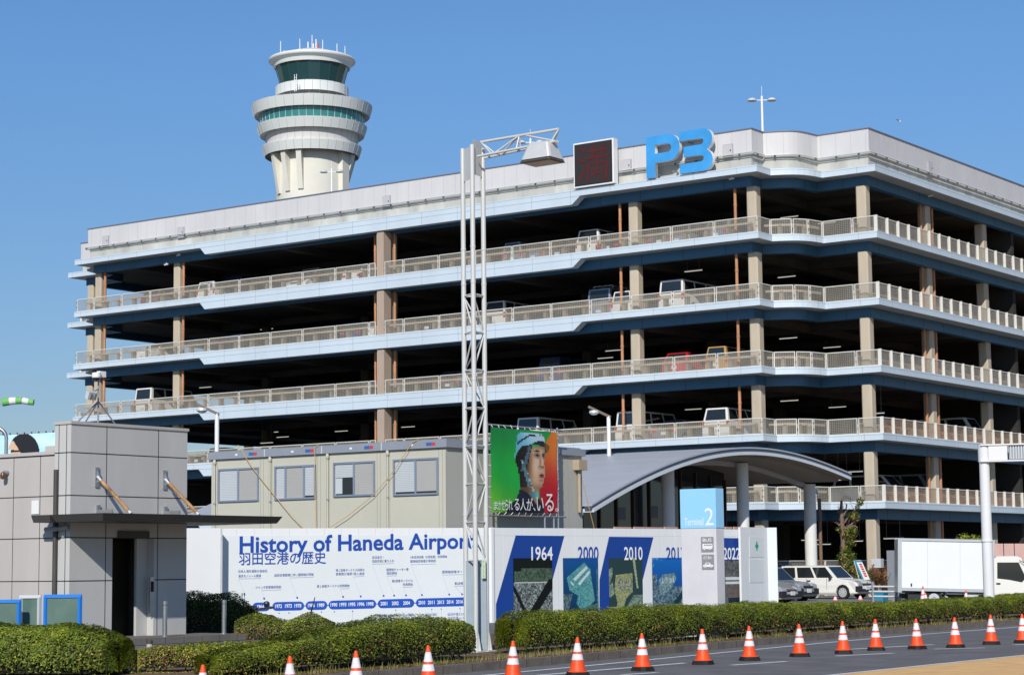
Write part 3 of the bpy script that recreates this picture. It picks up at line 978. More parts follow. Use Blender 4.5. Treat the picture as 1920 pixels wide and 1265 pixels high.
for px, py, qx, qy in ((183, 893, 246, 957), (310, 898, 373, 958)):
    A = onX(px, py, KX + .03); B = onX(qx, qy, KX + 1.15); B.z = zc + .02
    mb = MB()
    mb.tube(A + (B - A) * .12, B - (B - A) * .06, .045, RUSTO, 8); mb.tube(A, A + (B - A) * .13, .03, WHITEM, 8)
    mb.tube(B - (B - A) * .07, B, .04, WHITEM, 8)
    mb.b2((KX + .003, A.y - .06, A.z - .25), (KX + .03, A.y + .06, A.z + .22), STEEL)
    mb.extr([A + Vector((0, 0, .16)), A + Vector((0, 0, -.14)), A + (B - A) * .12], (0, .03, 0), STEEL)
    mb.build('strut', kio)
for px in (183, 309):
    A = onX(px, 955, KX + .003); mb = MB(); mb.b2((KX + .003, A.y - .05, zc + .0), (KX + .05, A.y + .05, zc + .25), STEEL)
    mb.b2((KX + .05, A.y, zc + .02), (KX + .5, A.y + .03, zc + .14), STEEL)
    mb.build('bracket', kio)
mb = MB(); xpipe = onY(104, 950, KY0 - .05).x
mb.tube((xpipe, KY0 - .05, .3), (xpipe, KY0 - .05, onY(104, 880, KY0 - .05).z), .055, DGREY, 10)
zz = onY(104, 992, KY0 - .1).z
mb.path([(xpipe - .22, KY0 - .14, zz), (KX - .2, KY0 - .14, zz + .02), (KX + .06, KY0 - .1, zz + .06)], .06, GREYM, 10)
mb.build('downpipe', kio)
mb = MB(); q0 = onY(60, 938, KY0 + .03); q1 = onY(73, 963, KY0 + .03)
mb.b2((q0.x, KY0 + .015, q1.z), (q1.x, KY0 + .035, q0.z), WHITE); mb.build('notice', kio)
mb = MB(); q = onY(13, 886, KY0)
mb.tube((q.x, KY0 + .04, q.z), (q.x, KY0 - .1, q.z), .05, GREYM); mb.lathe([(.01, -.16), (.06, -.14), (.07, -.06), (.05, 0), (.01, .02)], (q.x, KY0 - .12, q.z), mat('bronze', (.16, .09, .05), .4, .5, var=.1), 12)
mb.build('wall_lamp', kio)
mb = MB(); PL = mat('plinth_stone', (.17, .155, .14), .85, var=.2, scale=2, bump=.2)
pxa, pxb = onX(232, 1200, KX + 1.3), onX(466, 1190, KX + 1.3)
mb.b2((KX - .5, KY0 - .25, .0), (KX + 1.3, pxb.y, .46), PL)
for i in range(12):
    y = KY0 + i * .6
    if y < pxb.y: mb.b2((KX + 1.29, y - .006, .14), (KX + 1.303, y + .006, .46), KSEAM)
mb.b2((KX + 1.29, KY0 - .25, .30), (KX + 1.303, pxb.y, .315), KSEAM)
mb.build('plinth', kio)
# bollards
for px, pyt, lab in ((309, 1126, 'steel bollard in front of the kiosk doorway'), (420, 1124, 'steel bollard beside the dark shaded hedge right of the kiosk')):
    p = onX(px, 1185, KX + .95)
    b = thing('bollard', (p.x, p.y, .46), lab, 'bollard', 'steel bollards at the kiosk')
    zt = onX(px, pyt, KX + .95).z
    mb = MB(); mb.tube((p.x, p.y, .46), (p.x, p.y, zt), .055, STEEL, 14); mb.tube((p.x, p.y, zt - .1), (p.x, p.y, zt - .085), .057, DGREY, 14); mb.build('post', b)
    mb = MB(); mb.tube((p.x, p.y, .46), (p.x, p.y, .475), .1, STEEL, 14); mb.build('base_flange', b)
# camera tripod on kiosk roof
q = onX(184, 787, KX - .3)
tp = thing('camera_mast', (q.x, q.y, KT + .07), 'camera and floodlight mast with tripod feet on the kiosk roof', 'camera mast')
zt = onX(184, 705, KX - .3).z
mb = MB(); mb.tube((q.x, q.y, KT + .07), (q.x, q.y, zt), .022, GREYM, 8)
zm = onX(184, 752, KX - .3).z
for d in ((-.05, -.62, 0), (-.05, .62, 0), (-.5, .0, 0)):
    mb.tube((q.x, q.y, zm), (q.x + d[0], q.y + d[1], KT + .07), .018, GREYM, 6)
mb.build('pole', tp)
mb = MB(); c = Vector((q.x + .05, q.y - .12, zt - .02))
mb.lathe([(.01, .1), (.1, .09), (.11, 0), (.10, -.03)], c, WHITE, 16); mb.lathe([(.1, -.03), (.08, -.09), (.01, -.12)], c, GLASSD, 16)
mb.b2((q.x - .05, q.y - .02, zt - .02), (q.x + .07, q.y + .17, zt + .12), WHITE); mb.build('dome_camera', tp)
mb = MB(); c = onX(171, 741, KX - .2)
mb.obox(c, (0, .26, 0), (.1, 0, -.05), (.06, .0, .17), WHITEM)
mb.obox(c + Vector((.06, -.06, -.03)), (0, .05, 0), (.02, 0, -.01), (.05, 0, .13), GREYM); mb.obox(c + Vector((.06, .07, -.03)), (0, .05, 0), (.02, 0, -.01), (.05, 0, .13), GREYM)
mb.tube(c + Vector((0, 0, .06)), (q.x, q.y, zm + .3), .015, GREYM, 6); mb.build('floodlight', tp)
# blue framed glass panels
BLUEF = mat('blue_frame', (.018, .21, .70), .4, var=.08)
GPAN = mat('bus_shelter_glass', (.11, .19, .16), .12, var=.25, scale=1.2, spec=.8)
def framed(px0, px1, pyt, d, fm, lab, pyb=1200):
    a, b = dep(px0, pyt, d), dep(px1, pyt, d)
    d_ = (b - a); d_.z = 0; w = d_.length; d_.normalize(); n = Vector((d_.y, -d_.x, 0))
    t = thing('glass_screen', (a.x, a.y, .14), lab, 'glass screen', 'framed glass screens left of the kiosk doorway')
    zt = a.z; mb = MB(); fw = .07
    mb.bar((a.x, a.y, .14), (a.x, a.y, zt), fw, fw, fm); q = a + d_ * w; mb.bar((q.x, q.y, .14), (q.x, q.y, zt), fw, fw, fm)
    A = Vector((a.x, a.y, zt)) - d_ * .035; Q = A + d_ * (w + .07)
    mb.bar(A, Q, fw + .004, fw, fm); A2 = A.copy(); A2.z = .42; Q2 = Q.copy(); Q2.z = .42; mb.bar(A2, Q2, fw - .004, fw, fm)
    mb.build('frame', t)
    mb = MB(); mb.obox(((a + q) / 2).xy.to_3d() + Vector((0, 0, (zt + .42) / 2)), d_ * (w - .06), n * .02, (0, 0, zt - .48), GPAN); mb.build('pane', t)
framed(-60, 36, 1127, 44, BLUEF, 'blue framed glass screen cut by the left edge of the picture')
framed(40, 74, 1118, 44.5, WHITEM, 'narrow silver framed glass screen between the two blue framed ones')
framed(86, 150, 1117, 43.5, BLUEF, 'blue framed glass screen nearest the kiosk doorway')

# ================================================================== HISTORY HOARDING
A = dep(410, 991, 60.2); B = dep(921, 988, 63.4)
A0 = Vector((A.x, A.y, 0)); B0 = Vector((B.x, B.y, 0))
hd_ = (B0 - A0); HW = hd_.length; hd_.normalize(); hn = Vector((hd_.y, -hd_.x, 0))
HT = 3.22
hoard = thing('site_hoarding', (A0 + B0) / 2 + Vector((0, 0, .2)), 'long white site hoarding printed with an airport history timeline and aerial photos', 'hoarding')
HOARD = mat('hoarding_white', (.74, .755, .76), .5, var=.03, scale=.7)
HOARD2 = mat('hoarding_sheet', (.69, .73, .74), .5, var=.03, scale=.7)
HSEAM = mat('hoarding_seam', (.56, .58, .60), .7, var=0)
mb = MB()
def wallseg(mb, p, q, zb, zt, th, m):
    d = (q - p); w = d.length; d = d.normalized(); n = Vector((d.y, -d.x, 0))
    mb.obox((p + q) / 2 - n * th / 2 + Vector((0, 0, (zb + zt) / 2)), d * w, n * th, (0, 0, zt - zb), m)
wallseg(mb, A0, B0, .12, HT, .08, HOARD)
L0 = A0 - hd_ * 2.2 + hn * .55; L1 = A0 - hd_ * .02 + hn * .55
wallseg(mb, L0, L1, .12, HT, .08, HOARD)
wallseg(mb, L1, L1 - hn * .6, .12, HT, .05, HOARD)
for i in range(1, 16):
    p = A0 + hd_ * (HW * i / 16)
    mb.obox(p + hn * .0 + Vector((0, 0, HT - .11)), hd_ * .012, hn * .006, (0, 0, .2), HSEAM)
p = A0 - hd_ * 1.1 + hn * .55
mb.obox(p + Vector((0, 0, 1.7)), hd_ * .012, hn * .006, (0, 0, 3.0), HSEAM)
mb.build('white_panels', hoard)
mb = MB()
wallseg(mb, A0 + hd_ * .02 + hn * .006, B0 - hd_ * .02 + hn * .006, .14, HT - .21, .004, HOARD2)
mb.build('printed_sheet', hoard)
def hp(x, y):
    return onpl(x, y, A0 + hn * .008, hn)
mb = MB(); add_text(mb, 'History of Haneda Airport', hp(449, 1035), hp(889, 1027.5), 0, hn, INK, bold=.016, lift=.01) if False else None
def hline(mb, txt, x0, y0, x1, y1, hpx, m, bold=0, lift=.01):
    a, b = hp(x0, y0), hp(x1, y1)
    h = hpx * ((a - EYE).dot(_f) / FPX)
    # keep the baseline: scale by the tallest letters
    me_b = add_text_base(mb, txt, a, b, h, hn, m, bold, lift)
def add_text_base(mb, body, p0, p1, caph, nrm, m, bold, lift):
    me = text_mesh(body, bold)
    vs = np.array([v.co[:] for v in me.vertices])
    x0, w = vs[:, 0].min(), vs[:, 0].max() - vs[:, 0].min()
    top = vs[:, 1].max()
    d = p1 - p0
    mb.add([p0 + d * ((v[0] - x0) / w) + Vector((0, 0, v[1] / top * caph)) + nrm * lift for v in vs], [tuple(p.vertices) for p in me.polygons], m)
    bpy.data.meshes.remove(me)
mb = MB(); hline(mb, 'History of Haneda Airport', 449, 1035, 889, 1026.5, 30.5, INK, .022); mb.build('title_lettering', hoard)
mb = MB()
a, b = hp(447.5, 1059), hp(611, 1056); add_text(mb, '羽田空港の歴史', a, b, 24 * 60.5 / FPX, hn, INK, bold=.007, lift=.0115)
mb.build('subtitle_lettering', hoard)
INK2 = mat('print_caption', (.05, .10, .34), .5, var=0)
caps = [([('日本人海外渡航の自由化', 447, 501, 1073, 1072), ('東京モノレール開通', 447, 489, 1082, 1081)], (447, 1084.5, 489, 1083.5), (458, 1113)),
        ([('ジャンボ旅客機初就航', 479, 527, 1103, 1102)], (490, 1106, 527, 1105), (495, 1121)),
        ([('成田空港開港に伴い国際線が移転', 514, 588, 1080.5, 1078.5)], (543, 1082.5, 588, 1081), (557, 1119.5)),
        ([('第１旅客ターミナル利用の', 629.5, 683, 1071, 1070), ('旅客数が通算1億人達成', 629.5, 683, 1078, 1077)], (662, 1080.5, 683, 1079.5), (676, 1117)),
        ([('第１旅客ターミナル供用開始', 594, 655, 1101, 1099.5)], (637, 1103, 655, 1102.5), (643, 1117.8)),
        ([('京浜急行・', 697.5, 719.5, 1047, 1046.5), ('羽田空港に乗り入れ', 697.5, 738.6, 1054, 1053)], (697.5, 1057, 738.6, 1055.5), (719, 1116)),
        ([('国際線チャーター便', 724.5, 765.6, 1070, 1069), ('運航開始', 724.5, 744, 1076.5, 1076)], (725, 1079, 744, 1078.7), (738.7, 1115.5)),
        ([('第2旅客ターミナル', 734.5, 773.8, 1091, 1090), ('供用開始', 755, 773.8, 1097.5, 1097)], (755, 1100, 773.8, 1099.5), (761, 1115)),
        ([('4本目滑走路（D滑走路）供用開始', 769, 838, 1046.5, 1045), ('国際線定期便が再就航', 769, 817, 1054.2, 1053)], (770, 1057.8, 817, 1056.5), (790.8, 1114.5)),
        ([('国際線旅客ターミナル', 828.8, 884, 1074, 1073)], (829, 1077, 884, 1076), (842, 1113.5)),
        ([('第2旅客ターミナル', 852, 892, 1095.5, 1095)], (852, 1098, 892, 1097.5), (866, 1113)),
        ([('日韓共催サッカー・ワールドカップ開幕', 708, 774, 1155.5, 1154)], None, None),
        ([('東日本大震災', 797, 819, 1154, 1153.5)], None, None),
        ([('訪日外国人2,000万人', 839, 886, 1153.5, 1152), ('訪日外国人1,000万人', 839, 886, 1160.5, 1159)], None, None)]
for lines, rule, dot in caps:
    mb = MB()
    for t_, x0, x1, y0, y1 in lines:
        add_text(mb, t_, hp(x0, y0), hp(x1, y1), 5.3 * 61 / FPX, hn, INK2, bold=0, lift=.0115)
    if rule:
        a, b = hp(rule[0], rule[1]), hp(rule[2], rule[3]); c = hp(dot[0], dot[1])
        z = Vector((0, 0, .008)); x = hd_ * .008
        mb.quad(a + hn * .01, b + hn * .01, b + z + hn * .01, a + z + hn * .01, INKLT); mb.quad(a + hn * .01, c + hn * .01, c + x + hn * .01, a + x + hn * .01, INKLT)
        mb.add([c + hn * .012 + hd_ * (.028 * math.cos(i * .628)) + Vector((0, 0, .028 * math.sin(i * .628))) for i in range(10)], [tuple(range(10))], INK)
    mb.build('event_caption', hoard)
PILL = mat('pill_blue', (.012, .085, .46), .5, var=.02)
WPRINT = mat('print_white', (.80, .81, .82), .5, var=0)
pills = [(473, 506, [('1964', 488.5)]), (510.5, 570, [('1972', 522), ('1973', 540.5), ('1978', 558.3)]), (572.8, 613.5, [('1986', 583.6), ('1989', 601.5)]),
         (615.8, 705, [('1990', 625.7), ('1993', 642.8), ('1995', 659.7), ('1996', 676.6), ('1998', 693.6)]),
         (708, 776.5, [('2001', 719.6), ('2002', 740.8), ('2004', 762)]), (779.5, 888, [('2010', 790.5), ('2011', 808.2), ('2013', 826), ('2014', 843.6), ('2016', 861.2)])]
def py_(x): return 1137 - (x - 480) * .0255
for x0, x1, ys in pills:
    mb = MB(); n = hn * .0095
    pts = []
    r = 8.1
    for i in range(9):
        t = R(90 + 180 * i / 8); xx = x0 + r + r * math.cos(t); pts.append(hp(xx, py_(xx) - r * math.sin(t)) + n)
    for i in range(9):
        t = R(-90 + 180 * i / 8); xx = x1 - r + r * math.cos(t); pts.append(hp(xx, py_(xx) - r * math.sin(t)) + n)
    mb.add(pts, [tuple(range(len(pts)))], PILL)
    a, b = hp(x1, py_(x1) + .7) + n, hp(x1 + 4, py_(x1) + .6) + n; mb.quad(a, b, b + Vector((0, 0, .02)), a + Vector((0, 0, .02)), PILL)
    po = mb.build('year_pill', hoard)
    mb = MB()
    for t_, xc in ys:
        add_text(mb, t_, hp(xc - 6.4, py_(xc) + 3.4), hp(xc + 6.4, py_(xc) + 3.1), 7 * 61.5 / FPX, hn, WPRINT, bold=.02, lift=.013)
        if t_ in ('1972', '1973', '1989', '1990', '1995', '2002', '2011', '2013', '2016'):
            c = hp(xc + 1, py_(xc) + 12.5)
            mb.add([c + hn * .012 + hd_ * (.018 * math.cos(i * .785)) + Vector((0, 0, .018 * math.sin(i * .785))) for i in range(8)], [tuple(range(8))], INK2)
            if t_ in ('1995', '2013', '2002', '2016', '2011'):
                e = c - Vector((0, 0, .16 if t_ != '1995' else .4)); mb.quad(c + hn * .01, c + hd_ * .007 + hn * .01, e + hd_ * .007 + hn * .01, e + hn * .01, INKLT)
    mb.build('lettering', po)
# right run
E1 = atz(1392, 992.5, 3.2); RX1 = Vector((16.75, E1.y, 0)); E1 = onX(1390, 992.5, 16.75)
RX1 = Vector((16.75, E1.y, 0))
rd = (RX1 - B0).normalized(); rn = Vector((rd.y, -rd.x, 0)); RW = (RX1 - B0).length
def hr(x, y):
    return onpl(x, y, B0 + rn * .012, rn)
mb = MB()
wallseg(mb, B0, RX1, .12, HT, .08, HOARD)
mb.obox(B0 + rn * .01 + hn * .01 + Vector((0, 0, 1.67)), rd * .10, rn * .10, (0, 0, 3.12), HOARD)
k_ = 0
x = .5
while x < RW:
    mb.obox(B0 + rd * x + Vector((0, 0, 1.67)), rd * .014, rn * .008, (0, 0, 3.1), HSEAM if k_ % 2 else HOARD); x += .78; k_ += 1
mb.obox(B0 + rd * RW / 2 + Vector((0, 0, HT - .24)), rd * RW, rn * .006, (0, 0, .008), HSEAM)
e0 = onX(1388, 990, 16.9); e1 = onX(1438, 990, 16.9); e2 = dep(1456, 990, (e1 - EYE).dot(_f) * 1.0)
zt2 = onX(1410, 988, 16.9).z
P0, P1, P2 = Vector((16.9, e0.y, 0)), Vector((16.9, e1.y, 0)), Vector((e2.x, e2.y, 0))
wallseg(mb, P0, P1, .12, zt2, .08, HOARD); wallseg(mb, P1, P2, .12, zt2, .08, HOARD2)
for t in (.35, .7):
    q = P0.lerp(P1, t); mb.obox(q + Vector((0, 0, 1.75)), (0, .02, 0), (.01, 0, 0), (0, 0, 3), HSEAM)
mb.build('white_panels', hoard)
def q_r(mb, pts, m, lift=0.0):
    mb.add([hr(*p) + rn * lift for p in pts], [tuple(range(len(pts)))], m)
NAVY = mat('print_navy', (.008, .05, .27), .5, var=.03, scale=.6)
for pts in (((930, 1160), (930, 1132), (967, 1003), (1058, 1004), (1036, 1085), (1036, 1160)), ((1124, 1150), (1124, 1086), (1142, 1005.5), (1225, 1006.5), (1205, 1086), (1205, 1150)), ((1338, 1150), (1338, 1007.5), (1392, 1008.5), (1392, 1150))):
    mb = MB(); q_r(mb, pts, NAVY); mb.build('navy_band', hoard)
def noise2(u, v, s, seed=0):
    return ((math.sin(u * s * 12.9898 + v * s * 78.233 + seed * 3.7) * 43758.5453) % 1)
def fbm(u, v, f, seed):
    def vn(x, y):
        i, j = math.floor(x), math.floor(y); a, b = x - i, y - j
        h = lambda p, q: (math.sin(p * 127.1 + q * 311.7 + seed * 17.3) * 43758.5453) % 1
        a, b = a * a * (3 - 2 * a), b * b * (3 - 2 * b)
        return (h(i, j) * (1 - a) + h(i + 1, j) * a) * (1 - b) + (h(i, j + 1) * (1 - a) + h(i + 1, j + 1) * a) * b
    return .5 * vn(u * f, v * f) + .3 * vn(u * f * 2.3, v * f * 2.3) + .2 * vn(u * f * 5, v * f * 5)
def mixc(a, b, t): return tuple(x + (y - x) * t for x, y in zip(a, b))
def city(u, v, seed, lo, hi):
    g = .6 * fbm(u, v, 26, seed) + .4 * noise2(round(u * 40) / 40, round(v * 46) / 46, 1, seed)
    return mixc(lo, hi, min(1, max(0, (g - .25) * 1.8)))
def ph1964(u, v):
    if v < .17: return (14, 20, 18)
    riv = .37 + .63 * (1 - ((v - .3) / .7)) ** 1.35 if v > .3 else 9
    if v > .36 and abs(u - (1.05 - (v - .34) * .95)) < .13 - .02 * v and u > .36: return (12, 16, 16)
    if u < .02 + (v - .45) * .7 and u > (v - .52) * .7 - .02 and v > .42: return (16, 22, 22)
    if v < .42:
        if u < .02 or (v < .22 and u < .2): return (14, 20, 18)
        c = city(u, v, 3, (40, 58, 46), (98, 118, 96))
        if abs(v - .41) < .012: c = (176, 182, 170)
        return c
    return city(u, v, 4, (44, 54, 54), (172, 180, 178))
def ph2000(u, v):
    sea = mixc((16, 78, 140), (10, 48, 76), v)
    land = [(.10, .34), (.60, .08), (.78, .20), (.80, .36), (.90, .74), (.70, .84), (.48, .88), (.36, .78), (.42, .65), (.18, .56)]
    if inpoly(u, v, land):
        c = city(u, v, 5, (50, 120, 128), (112, 166, 160))
        for q in ([(.28, .36), (.66, .14), (.70, .18), (.34, .40)], [(.42, .44), (.74, .22), (.77, .26), (.46, .48)], [(.2, .42), (.28, .48), (.31, .46), (.23, .40)]):
            if inpoly(u, v, q) and noise2(round(u * 14), 1, .31) > .25: c = (186, 204, 206)
        return c
    if v > .62 and u < .26 - (v - .62) * .4: return city(u, v, 6, (36, 56, 66), (120, 142, 146))
    if v > .80 and u > .52: return city(u, v, 6, (24, 66, 76), (90, 130, 130))
    if u > .95 and v > .18: return city(u, v, 6, (30, 80, 100), (80, 140, 150))
    return sea
def ph2010(u, v):
    if inpoly(u, v, [(.2, .30), (.70, .27), (.70, .60), (.5, .72), (.36, 1), (.14, 1), (.24, .8), (.16, .55)]):
        c = city(u, v, 7, (110, 120, 84), (168, 170, 122))
        if .28 < u < .68 and .37 < v < .58:
            c = city(u, v, 8, (70, 84, 80), (196, 196, 160))
            if abs(u - .54) < .012 or abs(v - .46) < .012: c = (140, 142, 104)
        return c
    if inpoly(u, v, [(.70, .0), (.77, .0), (.87, .54), (.82, .55)]): return city(u, v, 9, (128, 140, 108), (170, 178, 140))
    if inpoly(u, v, [(0, .2), (.1, .17), (.1, .3), (.0, .5)]) or inpoly(u, v, [(0, .5), (.1, .42), (.16, .62), (.05, .7), (0, .68)]): return city(u, v, 9, (90, 108, 96), (150, 164, 140))
    if v > .66 and u > .48 + (1 - v) * 1.0 - .1: return city(u, v, 10, (70, 92, 84), (150, 166, 140))
    if v > .86 and u < .3: return city(u, v, 10, (84, 100, 92), (150, 160, 140))
    return (38, 62, 64)
def ph2017(u, v):
    if inpoly(u, v, [(.16, .42), (.30, .30), (.62, .28), (.66, .38), (.56, .52), (.40, .62), (.20, .7)]):
        c = city(u, v, 11, (60, 96, 110), (150, 170, 170))
        if .26 < u < .6 and .36 < v < .46: c = city(u, v, 12, (90, 120, 130), (196, 206, 206))
        return c
    if v > .55 and u > 1.0 - (v - .45) * 1.2 and u < 1.14 - (v - .45) * 1.1: return (14, 52, 64)
    if v > .52: return city(u, v, 12, (34, 60, 78), (136, 158, 166))
    if v < .24 and u < .28 and fbm(u, v, 9, 2) > .5: return (90, 140, 180)
    if u < .13 and v > .3: return city(u, v, 12, (40, 66, 84), (130, 150, 160))
    return mixc((16, 100, 178), (12, 52, 110), v)
def ph2022(u, v):
    if u > .5 and v > .74: return (20, 40, 56)
    c = city(u, v, 13, (56, 60, 64), (120, 122, 120))
    if v > .5 and v < .74: c = mixc(c, (104, 84, 76), .5)
    if .3 < u < .4: c = (70, 72, 74)
    if u > .4 and (.33 < v < .39 or .42 < v < .47): c = (196, 200, 204)
    return c
PR = attr_mat('photo_print')
for fn, x0, x1, yt in ((ph1964, 962, 1035, 1046), (ph2000, 1055, 1121, 1045.5), (ph2010, 1141, 1204, 1045.5), (ph2017, 1222, 1290, 1045), (ph2022, 1340, 1388, 1050)):
    a, b = hr(x0, yt) + rn * .006, hr(x1, yt + .4) + rn * .006
    b.z = a.z
    grid_print('aerial_photo', a, b, Vector((a.x, a.y, .42)), 76, 100, fn, hoard, PR)
for txt, x0, x1, yb, yt, m in (('1964', 996, 1036, 1050, 1024, WPRINT), ('2000', 1083.5, 1122, 1049.5, 1024, INK), ('2010', 1170, 1204.5, 1049.5, 1024.5, WPRINT), ('2017', 1249, 1285, 1049, 1025, INK), ('2022', 1356, 1387, 1048.5, 1026, WPRINT)):
    mb = MB(); a, b = hr(x0, yb), hr(x1, yb); add_text(mb, txt, a, Vector((b.x, b.y, a.z)), hr(x0, yt).z - a.z, rn, m, bold=.012, lift=.012)
    mb.build('year_lettering', hoard)
SAFE = mat('safety_green', (.01, .33, .16), .5, var=.03)
mb = MB()
for y0_, y1_ in ((1006, 1044), (1048, 1091)):
    a, b = onX(1405, y0_, 16.912), onX(1432, y1_, 16.912); mb.b2((16.901, a.y, b.z), (16.912, b.y, a.z), HOARD2)
c = onX(1419, 1023, 16.912)
mb.b2((16.912, c.y - .11, c.z - .055), (16.916, c.y + .11, c.z + .055), SAFE); mb.b2((16.912, c.y - .045, c.z - .15), (16.9165, c.y + .045, c.z + .15), SAFE)
mb.build('safety_sign', hoard)
# pink fence pieces showing above and beyond
PINK = mat('pink_panel', (.56, .36, .32), .6, var=.08)
pf = thing('pink_fence', (14, -36, .3), 'row of dull pink site panels just topping the aerial photo hoarding', 'site fence')
for px0, px1 in ((1150, 1181), (1187, 1240), (1244, 1268), (1358, 1370), (1374, 1386)):
    mb = MB(); a, b = onX(px0, 987, 14.6), onX(px1, 987, 14.6); mb.b2((14.6, a.y, .3), (14.66, b.y, a.z), PINK); mb.build('panel', pf)
pf2 = thing('pink_fence', dep(1895, 1050, 98), 'row of dull pink site panels standing behind the truck cab', 'site fence')
for i in range(6):
    a, b = dep(1862 + i * 20, 1018.5, 98), dep(1880.5 + i * 20, 1018.5, 98)
    mb = MB(); d = (b - a).normalized(); mb.obox((a + b) / 2 - Vector((0, 0, 1.3)), (b - a), Vector((d.y, -d.x, 0)) * .05, (0, 0, 2.6), PINK); mb.build('panel', pf2)

# ================================================================== TOTEM SIGN
TYT = 917
t0 = onY(1277, 1000, -48.3); TX0 = t0.x; TX1 = onY(1342.5, 1000, -48.3).x
TY1 = onX(1357.5, 1000, TX1).y
ZT = onY(1277, 917, -48.3).z; ZM = onY(1310, 990, -48.3).z
tot = thing('totem_sign', ((TX0 + TX1) / 2, -48.3, .14), 'white totem sign with pale blue Terminal 2 top behind the long hedge', 'totem sign')
mb = MB(); TWH = mat('totem_white', (.64, .64, .67), .45, var=.09, scale=1.2)
mb.b2((TX0, -48.3, .14), (TX1, TY1, ZM - .002), TWH); mb.build('body', tot, bevel=.012)
mb = MB(); mb.b2((TX0 - .01, -48.312, ZM), (TX1 + .012, TY1, ZT), BLUEPAL)
hdp = mb.build('header', tot, bevel=.012)
def ty(x, y): return onY(x, y, -48.312)
mb = MB(); nn = Vector((0, -1, 0))
a, b = ty(1283.5, 984.5), ty(1319, 984.5); b.z = a.z; add_text_base(mb, 'Terminal', a, b, .19, nn, WPRINT, 0, .006)
a, b = ty(1322, 984.5), ty(1338.5, 984.5); b.z = a.z; add_text(mb, '2', a, b, ty(1322, 952).z - a.z, nn, WPRINT, 0, .006)
mb.build('lettering', hdp)
PICG = mat('pictogram_grey', (.36, .37, .38), .35, .3, var=.15, scale=2)
for (x0, y0, x1, y1, txt) in ((1314.5, 1006, 1338.5, 1034, 'BUS'), (1316, 1039, 1339.5, 1067, 'のりあい')):
    mb = MB(); a, b = onY(x0, y0, -48.3), onY(x1, y1, -48.3)
    mb.b2((a.x, -48.312, b.z), (b.x, -48.302, a.z), PICG)
    pl = mb.build('pictogram', tot)
    mb = MB(); w = b.x - a.x; h = a.z - b.z
    P = lambda u, v: Vector((a.x + u * w, -48.314, b.z + v * h))
    add_text(mb, txt, P(.15, .68), P(.85, .68), .22 * h, nn, WPRINT, .01, .002)
    if txt == 'BUS':
        mb.add([P(.12, .2), P(.88, .2), P(.92, .28), P(.92, .54), P(.12, .54)], [(0, 1, 2, 3, 4)], WPRINT)
        for i in range(5):
            mb.add([P(.24 + i * .13, .4) + nn * .002, P(.34 + i * .13, .4) + nn * .002, P(.34 + i * .13, .49) + nn * .002, P(.24 + i * .13, .49) + nn * .002], [(0, 1, 2, 3)], PICG)
        ws = (.28, .72)
    else:
        mb.add([P(.1, .18), P(.93, .18), P(.95, .3), P(.74, .34), P(.62, .47), P(.34, .47), P(.24, .33), P(.1, .3)], [tuple(range(8))], WPRINT)
        mb.add([P(.34, .34) + nn * .002, P(.64, .34) + nn * .002, P(.58, .43) + nn * .002, P(.37, .43) + nn * .002], [(0, 1, 2, 3)], PICG)
        ws = (.26, .78)
    for u in ws:
        c = P(u, .19) + nn * .003
        for r, m, l in ((.085 * w, PICG, 0), (.06 * w, WPRINT, .002)):
            mb.add([c + nn * l + Vector((r * math.cos(i * .524), 0, r * math.sin(i * .524))) for i in range(12)], [tuple(range(12))], m)
    mb.build('symbol', pl)

# ================================================================== PREFAB SITE OFFICE
OXR, OYF = 13.25, -44.55
oc = onY(836, 823, OYF); OXR = oc.x; OZ = oc.z
OXL = onY(397, 847, OYF).x
off = thing('site_office', ((OXL + OXR) / 2, OYF + 5, .3), 'long beige prefabricated site office with four windows and grey roof edge', 'site office')
OFB = mat('office_beige', (.50, .49, .41), .6, var=.05, scale=.6)
OFB2 = mat('office_beige_shaded', (.44, .44, .39), .6, var=.05, scale=.6)  # same beige, dulled to carry the side wall's weaker light
OFS = mat('office_seam', (.36, .355, .30), .7, var=0)
OROOF = mat('office_roof_edge', (.26, .29, .34), .5, var=.08)
OALU = mat('office_aluminium', (.26, .31, .40), .4, .3, var=.06)
OYB = onX(1091, 900, OXR).y
mb = MB()
mb.b2((OXL, OYF, .3), (OXR, OYB, OZ - .25), OFB)
W4 = (OXR - OXL) / 4
for i in range(5):
    x = OXL + W4 * i
    for dx in (-.26, -.13, .13, .26) if 0 < i < 4 else ((.14, .28) if i == 0 else (-.14, -.28)):
        mb.b2((x + dx - .012, OYF - .005, .3), (x + dx + .012, OYF + .02, OZ - .27), OFS)
for i in range(1, 9):
    y = OYF + (OYB - OYF) * i / 9
    mb.b2((OXR - .02, y - .01, .3), (OXR + .005, y + .01, OZ - .27), OFS)
mb.b2((OXR - .01, OYF, .3), (OXR + .004, OYB, OZ - .3), OFB2)
mb.build('wall', off)
mb = MB()
mb.b2((OXL - .08, OYF - .10, OZ - .25), (OXR + .1, OYB + .1, OZ - .012), OROOF)
mb.b2((OXL - .02, OYF + .1, OZ - .012), (OXR - .05, OYB, OZ + .03), GREYM)
for i in range(1, 4):
    x = OXL + W4 * i; mb.b2((x - .02, OYF - .105, OZ - .25), (x + .02, OYF - .05, OZ), WHITEM)
mb.build('roof_edge', off)
LBL = mat('label_blue', (.04, .12, .38), .5, var=0); LRD = mat('label_red', (.55, .05, .07), .5, var=0)
